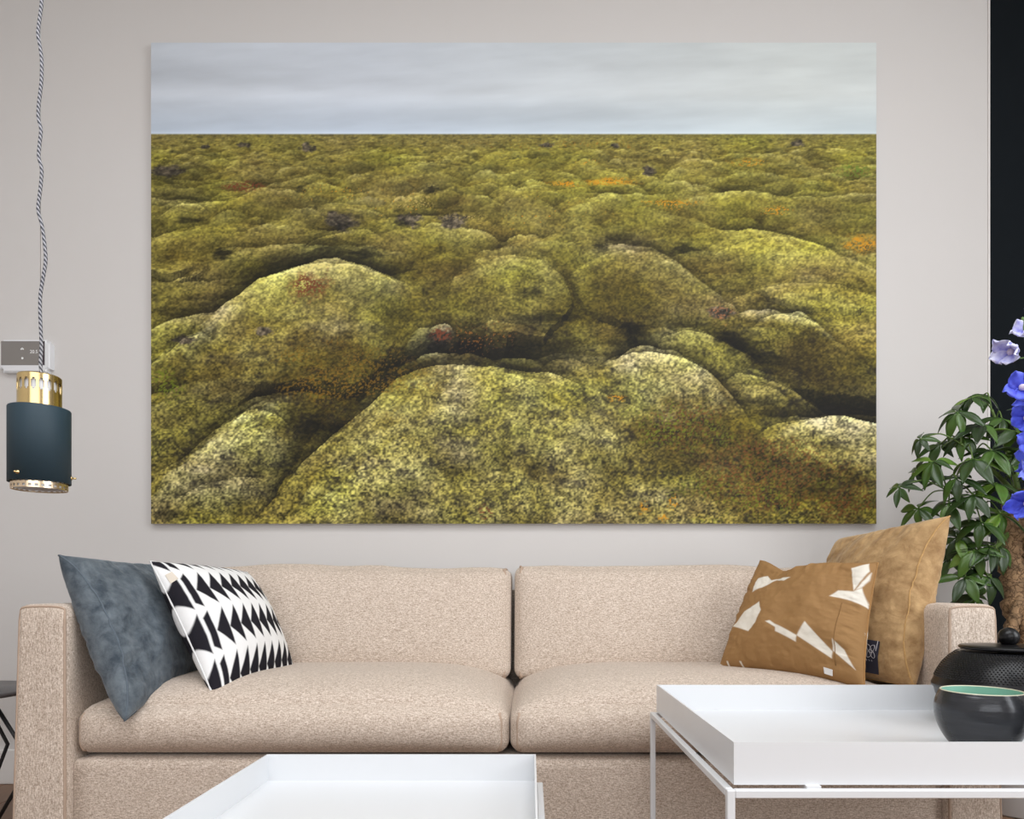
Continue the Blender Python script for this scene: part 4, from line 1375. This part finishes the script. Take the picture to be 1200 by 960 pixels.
# ------------------------------------------------------------------ schefflera
m, nt, b = new_mat('glossy_leaf')
oi = N(nt, 'ShaderNodeObjectInfo')
tc = N(nt, 'ShaderNodeTexCoord')
cr = N(nt, 'ShaderNodeValToRGB')
cr.color_ramp.elements[0].position = 0.0
cr.color_ramp.elements[0].color = (*rgb(38, 58, 28), 1)
cr.color_ramp.elements[1].position = 1.0
cr.color_ramp.elements[1].color = (*rgb(122, 158, 62), 1)
e = cr.color_ramp.elements.new(0.55)
e.color = (*rgb(56, 84, 36), 1)
e = cr.color_ramp.elements.new(0.85)
e.color = (*rgb(82, 116, 48), 1)
nt.links.new(oi.outputs['Random'], cr.inputs[0])
no = N(nt, 'ShaderNodeTexNoise')
no.inputs['Scale'].default_value = 40
nt.links.new(tc.outputs['Object'], no.inputs['Vector'])
mx = N(nt, 'ShaderNodeMix', data_type='RGBA', blend_type='MULTIPLY')
mx.inputs[0].default_value = 0.35
nt.links.new(cr.outputs[0], mx.inputs[6])
nt.links.new(no.outputs['Color'], mx.inputs[7])
nt.links.new(mx.outputs[2], b.inputs['Base Color'])
b.inputs['Roughness'].default_value = 0.33
b.inputs['Specular IOR Level'].default_value = 0.5
M['leaf'] = m
M['petiole'] = plain('green_stem', rgb(86, 110, 48), 0.5, var=0.15)
m, nt, b = new_mat('cracked_bark')
tc = N(nt, 'ShaderNodeTexCoord')
nz_ = N(nt, 'ShaderNodeTexNoise')
nz_.inputs['Scale'].default_value = 30
nz_.inputs['Detail'].default_value = 6
nt.links.new(tc.outputs['Object'], nz_.inputs['Vector'])
vo = N(nt, 'ShaderNodeTexVoronoi', feature='DISTANCE_TO_EDGE')
vo.inputs['Scale'].default_value = 55
mvx = N(nt, 'ShaderNodeMix', data_type='VECTOR')
mvx.inputs[0].default_value = 0.06
nt.links.new(tc.outputs['Object'], mvx.inputs[4])
nt.links.new(nz_.outputs['Color'], mvx.inputs[5])
nt.links.new(mvx.outputs[1], vo.inputs['Vector'])
cr = N(nt, 'ShaderNodeValToRGB')
cr.color_ramp.elements[0].position = 0.0
cr.color_ramp.elements[0].color = (*rgb(92, 68, 46), 1)
cr.color_ramp.elements[1].position = 0.10
cr.color_ramp.elements[1].color = (*rgb(152, 122, 90), 1)
nt.links.new(vo.outputs['Distance'], cr.inputs[0])
mx = N(nt, 'ShaderNodeMix', data_type='RGBA', blend_type='OVERLAY')
mx.inputs[0].default_value = 0.85
nt.links.new(cr.outputs[0], mx.inputs[6])
nt.links.new(nz_.outputs['Fac'], mx.inputs[7])
nt.links.new(mx.outputs[2], b.inputs['Base Color'])
b.inputs['Roughness'].default_value = 0.85
bp = N(nt, 'ShaderNodeBump')
bp.inputs['Strength'].default_value = 0.9
bp.inputs['Distance'].default_value = 0.012
ad = N(nt, 'ShaderNodeMath', operation='ADD')
nt.links.new(cr.outputs[0], ad.inputs[0])
nt.links.new(nz_.outputs['Fac'], ad.inputs[1])
nt.links.new(ad.outputs[0], bp.inputs['Height'])
nt.links.new(bp.outputs[0], b.inputs['Normal'])
M['bark'] = m
M['pot'] = plain('pale_grey_pot', (0.66, 0.67, 0.68), 0.5, var=0.03, scale=8)
M['soil'] = plain('dark_soil', rgb(40, 32, 26), 0.95, var=0.4, scale=60, bump=0.8, bscale=80, bdist=0.01)

PLY = 2.17
pb = Vector((P(1197, 0, PLY).x, PLY, 0))
plant = empty('potted_schefflera', pb, 'leafy umbrella plant with thick knotted trunk beside the sofa', 'plant')
add('pot', lathe([(0.0, 0.0), (0.125, 0.0), (0.132, 0.006), (0.165, 0.36), (0.168, 0.40), (0.160, 0.402), (0.156, 0.37), (0.150, 0.355)], 56), M['pot'], plant)
add('soil', lathe([(0.152, 0.358), (0.09, 0.372), (0.0, 0.378)], 40), M['soil'], plant)
R0 = random.Random(11)


def rel(px, py, d):
    return P(px, py, d) - pb


def knotty(pts, r0, r1, seg=16, seed=0, n=8):
    path = smooth_path(pts, n)
    rads = [(r0 + (r1 - r0) * i / (len(path) - 1)) * (1 + 0.22 * math.sin(i * 1.9 + seed) * math.cos(i * .7 + seed)) for i in range(len(path))]
    V, Fq = tube(path, rads, seg)
    V = [Vector(v) + (Vector(v) - path[min(i // seg, len(path) - 1)]) * (0.28 * (float(vnoise(np.array([i % seg * 0.9 + seed]), np.array([i // seg * 0.45]), seed)[0]) - .5)) for i, v in enumerate(V)]
    return V, Fq


add('trunk', knotty([rel(1200, 800, PLY), rel(1197, 760, PLY - .01), rel(1191, 715, PLY - .02), rel(1188, 680, PLY - .01), rel(1184, 648, PLY), rel(1186, 615, PLY), rel(1192, 575, PLY)], .040, .030, 18, 3), M['bark'], plant)
add('trunk_strand', knotty([rel(1215, 800, PLY - .03), rel(1208, 750, PLY - .06), rel(1203, 720, PLY - .05), rel(1208, 690, PLY), rel(1206, 650, PLY + .02), rel(1202, 610, PLY)], .034, .026, 16, 8), M['bark'], plant)
add('trunk_strand', knotty([rel(1172, 790, PLY - .02), rel(1178, 768, PLY - .05), rel(1184, 742, PLY - .065), rel(1190, 722, PLY - .06), rel(1196, 695, PLY - .03), rel(1198, 670, PLY + .01)], .022, .014, 14, 5), M['bark'], plant)
branches = [[rel(1190, 580, PLY), rel(1172, 560, PLY - .06), rel(1150, 540, PLY - .10), rel(1126, 520, PLY - .12)],
            [rel(1192, 600, PLY), rel(1165, 600, PLY - .05), rel(1140, 590, PLY - .10), rel(1110, 575, PLY - .12)],
            [rel(1186, 620, PLY), rel(1168, 640, PLY - .05), rel(1150, 650, PLY - .08), rel(1134, 660, PLY - .08)],
            [rel(1194, 580, PLY), rel(1186, 545, PLY), rel(1174, 510, PLY - .03), rel(1162, 480, PLY - .04)],
            [rel(1196, 590, PLY), rel(1210, 555, PLY - .05), rel(1225, 520, PLY - .06), rel(1235, 490, PLY - .05)],
            [rel(1200, 610, PLY), rel(1225, 590, PLY - .02), rel(1250, 570, PLY - .04), rel(1275, 555, PLY - .04)]]
bpts = []
for br in branches:
    pth = smooth_path(br, 6)
    add('branch', tube(pth, [0.009 - 0.005 * i / (len(pth) - 1) for i in range(len(pth))], 8), M['petiole'], plant)
    bpts += pth


def leaflet_mesh(name, L, wd, droop, curl):
    n, mrow = 9, 5
    V, Fq = [], []
    for i in range(n):
        t = i / (n - 1)
        stalk = 0.10
        wloc = wd * (math.sin(math.pi * min(1, max(0, (t - stalk) / (1 - stalk))) ** 0.8) ** 0.85) if t > stalk else 0.0
        wloc = max(wloc, 0.0011)
        x = L * t
        z = -droop * L * t * t
        for j in range(mrow):
            s = (j / (mrow - 1)) * 2 - 1
            V.append((x - 0.0, s * wloc, z + curl * wloc * (abs(s) ** 1.4) + 0.0))
    for i in range(n - 1):
        for j in range(mrow - 1):
            a = i * mrow + j
            Fq.append((a, a + mrow, a + mrow + 1, a + 1))
    me = mesh(name, V, Fq)
    bm = bmesh.new()
    bm.from_mesh(me)
    r = bmesh.ops.solidify(bm, geom=bm.faces[:], thickness=0.0008)
    bm.to_mesh(me)
    bm.free()
    me.materials.append(M['leaf'])
    return me


leaf_kinds = [leaflet_mesh('leaflet', 0.084, 0.0150, .28, .35), leaflet_mesh('leaflet', 0.074, 0.0155, .5, .25), leaflet_mesh('leaflet', 0.090, 0.0150, .15, .45), leaflet_mesh('leaflet', 0.066, 0.0145, .7, .3)]
# hubs of the fans of leaflets: place, tilt of the fan towards the viewer's left / up, size
hubs = [(1122, 483, 2.04, -.5, .4, 1.05), (1078, 515, 2.08, -.9, .5, .75), (1054, 571, 2.06, -1.0, .3, .8), (1074, 553, 2.10, -.9, .2, .8), (1093, 541, 2.04, -.6, .5, .95), (1121, 560, 2.02, -.4, .6, 1.05),
        (1128, 512, 2.06, -.3, .7, 1.0), (1138, 466, 2.10, -.4, .7, .8), (1154, 462, 2.16, .2, .8, .8), (1150, 497, 2.04, .0, .8, 1.1), (1174, 490, 2.10, .2, .8, 1.05), (1190, 505, 2.02, .3, .7, 1.05),
        (1162, 528, 2.00, -.1, .7, 1.1), (1140, 538, 2.00, -.3, .6, 1.1), (1186, 535, 2.06, .2, .6, 1.0), (1112, 590, 2.04, -.6, .4, 1.0), (1076, 596, 2.10, -.9, .3, .9), (1140, 580, 1.99, -.2, .5, 1.1),
        (1168, 566, 2.00, .1, .6, 1.1), (1150, 612, 2.00, -.2, .4, 1.1), (1122, 630, 2.06, -.4, .2, 1.0), (1172, 602, 2.02, .1, .5, 1.05), (1142, 645, 2.02, -.2, .2, 1.05), (1131, 676, 2.04, -.3, .1, 1.0),
        (1160, 640, 2.02, .1, .3, 1.05), (1158, 676, 2.04, .1, .1, 1.0), (1115, 652, 2.12, -.5, .1, .85), (1188, 572, 2.08, .2, .6, 1.0), (1145, 700, 2.08, 0, -.1, .95), (1172, 640, 2.12, .1, .2, 1.0), (1103, 520, 2.14, -.6, .6, .9),
        (1205, 530, 2.04, .4, .7, 1.0), (1225, 505, 2.10, .5, .7, 1.0), (1222, 560, 2.02, .5, .5, 1.0), (1245, 540, 2.10, .7, .5, 1.0), (1210, 480, 2.12, .2, .8, .95), (1262, 580, 2.08, .8, .3, 1.0), (1240, 610, 2.06, .6, .2, 1.0), (1280, 550, 2.12, .9, .4, .9)]
for hi, (hx, hy, hd, lx, up, sc) in enumerate(hubs):
    h = rel(hx, hy, hd)
    near_ = min(bpts, key=lambda q: (q - h).length - 0.25 * max(0, h.z - q.z))
    mid = (near_ + h) / 2 + Vector((0, 0, 0.02 + 0.01 * R0.random()))
    pet = add('leaf_stalk', tube(smooth_path([near_, mid, h], 6), [0.0021] * 13, 6), M['petiole'], plant)
    axis = Vector((lx, -0.55, max(.1, up) + 0.35)).normalized()
    q0 = Vector((0, 0, 1)).rotation_difference(axis)
    cnt = 7
    ph = R0.random() * 6.28
    for j in range(cnt):
        lf = bpy.data.objects.new('leaflet', leaf_kinds[R0.randrange(4)])
        COL.objects.link(lf)
        lf.parent = pet
        ang = ph + 2 * math.pi * j / cnt + R0.uniform(-.2, .2)
        tilt = R0.uniform(.05, .5)
        rot = q0 @ Quaternion((0, 0, 1), ang) @ Quaternion((0, 1, 0), tilt) @ Quaternion((1, 0, 0), R0.uniform(-.3, .3))
        dv_ = rot @ Vector((1, 0, 0))
        s_ = sc * R0.uniform(.8, 1.12)
        ty = (h + dv_ * 0.09 * s_).y + pb.y
        if ty > WD - 0.035:
            s_ *= max(.3, (WD - 0.035 - (h.y + pb.y)) / max(.01, ty - (h.y + pb.y)))
        lf.location = h
        lf.rotation_mode = 'QUATERNION'
        lf.rotation_quaternion = rot
        lf.scale = (s_, s_, s_)
for me in leaf_kinds:
    me.polygons.foreach_set('use_smooth', np.ones(len(me.polygons), dtype=bool))

# ------------------------------------------------------------------ delphinium in a vase, just past the bowl
VD = 1.06
vc = Vector((0.852, VD, TZ))
M['vase'] = plain('smoky_vase_glaze', (0.30, 0.32, 0.34), 0.2, var=0.05)
vase = empty('vase', vc, 'narrow grey vase on the tray table beside the bowl', 'vase')
add('vase_body', lathe([(0.0, 0.0), (0.034, 0.0), (0.038, 0.004), (0.040, 0.06), (0.034, 0.12), (0.020, 0.17), (0.018, 0.20), (0.021, 0.215), (0.0185, 0.215), (0.0155, 0.20), (0.016, 0.17), (0.028, 0.12), (0.033, 0.06), (0.03, 0.008), (0.0, 0.008)], 48), M['vase'], vase)


def petal_mat(name, c0, c1):
    m, nt, b = new_mat(name)
    tc = N(nt, 'ShaderNodeTexCoord')
    no = N(nt, 'ShaderNodeTexNoise')
    no.inputs['Scale'].default_value = 60
    no.inputs['Detail'].default_value = 3
    nt.links.new(tc.outputs['Object'], no.inputs['Vector'])
    cr = N(nt, 'ShaderNodeValToRGB')
    cr.color_ramp.elements[0].position = .35
    cr.color_ramp.elements[0].color = (*c0, 1)
    cr.color_ramp.elements[1].position = .68
    cr.color_ramp.elements[1].color = (*c1, 1)
    nt.links.new(no.outputs['Fac'], cr.inputs[0])
    nt.links.new(cr.outputs[0], b.inputs['Base Color'])
    b.inputs['Roughness'].default_value = 0.6
    b.inputs['Sheen Weight'].default_value = 0.2
    return m


M['petal_blue'] = petal_mat('cobalt_petal', rgb(28, 34, 178), rgb(86, 104, 238))
M['petal_mid'] = petal_mat('violet_blue_petal', rgb(64, 74, 214), rgb(128, 142, 240))
M['petal_pale'] = petal_mat('pale_lilac_petal', rgb(128, 128, 216), rgb(226, 228, 252))
M['eye'] = plain('cream_flower_eye', rgb(222, 210, 224), 0.7, var=0.1)
M['flower_stem'] = plain('flower_stem_green', rgb(92, 122, 62), 0.55, var=0.15)
base_p = Vector((vc.x, vc.y, TZ + 0.015))
stem_pts = [base_p, Vector((vc.x, vc.y, TZ + 0.16)), Vector((vc.x - .008, vc.y, TZ + 0.22)), P(1228, 690, VD), P(1216, 610, VD), P(1210, 520, VD), P(1206, 455, VD), P(1202, 400, VD), P(1198, 372, VD)]
dp = empty('delphinium', base_p, 'tall blue delphinium spike in front of the umbrella plant', 'flower')
sp_ = smooth_path([p - base_p for p in stem_pts], 8)
add('stem', tube(sp_, [0.0034 - 0.0018 * i / (len(sp_) - 1) for i in range(len(sp_))], 8), M['flower_stem'], dp)


def petal(L, wd, cup, ruf, seed):
    n, mr = 9, 7
    V, Fq = [], []
    for i in range(n):
        t = i / (n - 1)
        wl = wd * (0.22 + 0.78 * math.sin(math.pi * min(1, t * .86 + .06)) ** .8) * (1 if t < .97 else .6)
        for j in range(mr):
            s = j / (mr - 1) * 2 - 1
            V.append((L * t * (1 - .10 * s * s * t), s * wl, cup * L * t * t + .30 * wl * s * s * (1 - .8 * t) + ruf * L * t * math.sin(3.1 * s + seed) * t))
    for i in range(n - 1):
        for j in range(mr - 1):
            a = i * mr + j
            Fq.append((a, a + mr, a + mr + 1, a + 1))
    me = mesh('petal', V, Fq)
    bm = bmesh.new()
    bm.from_mesh(me)
    bmesh.ops.solidify(bm, geom=bm.faces[:], thickness=0.0005)
    bm.to_mesh(me)
    bm.free()
    me.polygons.foreach_set('use_smooth', np.ones(len(me.polygons), dtype=bool))
    return me


petal_me = {k: [petal(0.032, 0.0128, .22, .16, 0.3), petal(0.029, 0.0138, .36, .20, 2.0), petal(0.034, 0.0122, .10, .18, 4.1)] for k in ('petal_blue', 'petal_mid', 'petal_pale')}
for k, l in petal_me.items():
    for me in l:
        me.materials.append(M[k])
# florets: where, which way they face, colour, opening (1 = flat), size
florets = [((1186, 412, VD - .012), (-.85, -.45, -.25), 'petal_pale', .62, 1.0), ((1203, 391, VD), (-.45, -.5, .35), 'petal_pale', .72, .85), ((1197, 455, VD - .03), (-.25, -.95, .1), 'petal_blue', .95, .95),
           ((1204, 490, VD - .02), (-.75, -.6, -.05), 'petal_blue', .75, .85), ((1211, 520, VD - .03), (-.5, -.85, 0), 'petal_blue', .9, .85), ((1206, 590, VD - .02), (-.9, -.4, -.1), 'petal_blue', .7, 1.0),
           ((1212, 555, VD - .02), (-.35, -.9, .1), 'petal_mid', .9, .8), ((1222, 460, VD - .01), (.7, -.7, .1), 'petal_mid', .9, .95), ((1228, 505, VD - .01), (.8, -.5, 0), 'petal_blue', .9, .95),
           ((1232, 560, VD - .01), (.9, -.4, 0), 'petal_blue', .9, 1.0), ((1222, 615, VD - .03), (.3, -.9, -.1), 'petal_blue', .9, .95), ((1213, 425, VD), (.4, -.7, .4), 'petal_pale', .7, .75),
           ((1212, 470, VD + .03), (-.2, .9, .1), 'petal_blue', .9, .9), ((1214, 540, VD + .03), (-.2, .95, .1), 'petal_blue', .9, .95), ((1205, 366, VD), (0, -.2, 1), 'petal_pale', .4, .4)]
for (fx, fy, fd), nv, colr, opn, sc in florets:
    c = P(fx, fy, fd) - base_p
    nrm = Vector(nv).normalized()
    near_ = min(sp_, key=lambda q: (q - c).length + max(0, q.z - c.z) * .6)
    fl = add('floret', tube(smooth_path([near_, (near_ + c) / 2 + Vector((0, 0, -.006)), c - nrm * 0.002], 4), 0.0011, 6), M['flower_stem'], dp)
    q0 = Vector((0, 0, 1)).rotation_difference(nrm)
    for j in range(5):
        po = bpy.data.objects.new('petal', petal_me[colr][j % 3])
        COL.objects.link(po)
        po.parent = fl
        po.location = c
        po.rotation_mode = 'QUATERNION'
        po.rotation_quaternion = q0 @ Quaternion((0, 0, 1), 2 * math.pi * j / 5 + fx) @ Quaternion((0, 1, 0), -(1 - opn) * 1.5 - .12)
        po.scale = (sc, sc, sc)
    ev = lathe([(0.0, 0.0), (0.0045, 0.001), (0.0055, 0.004), (0.004, 0.0075), (0.0, 0.009)], 12)
    ey = add('eye', ev, M['eye'], fl)
    ey.location = c
    ey.rotation_mode = 'QUATERNION'
    ey.rotation_quaternion = q0
    ey.scale = (sc, sc, sc)
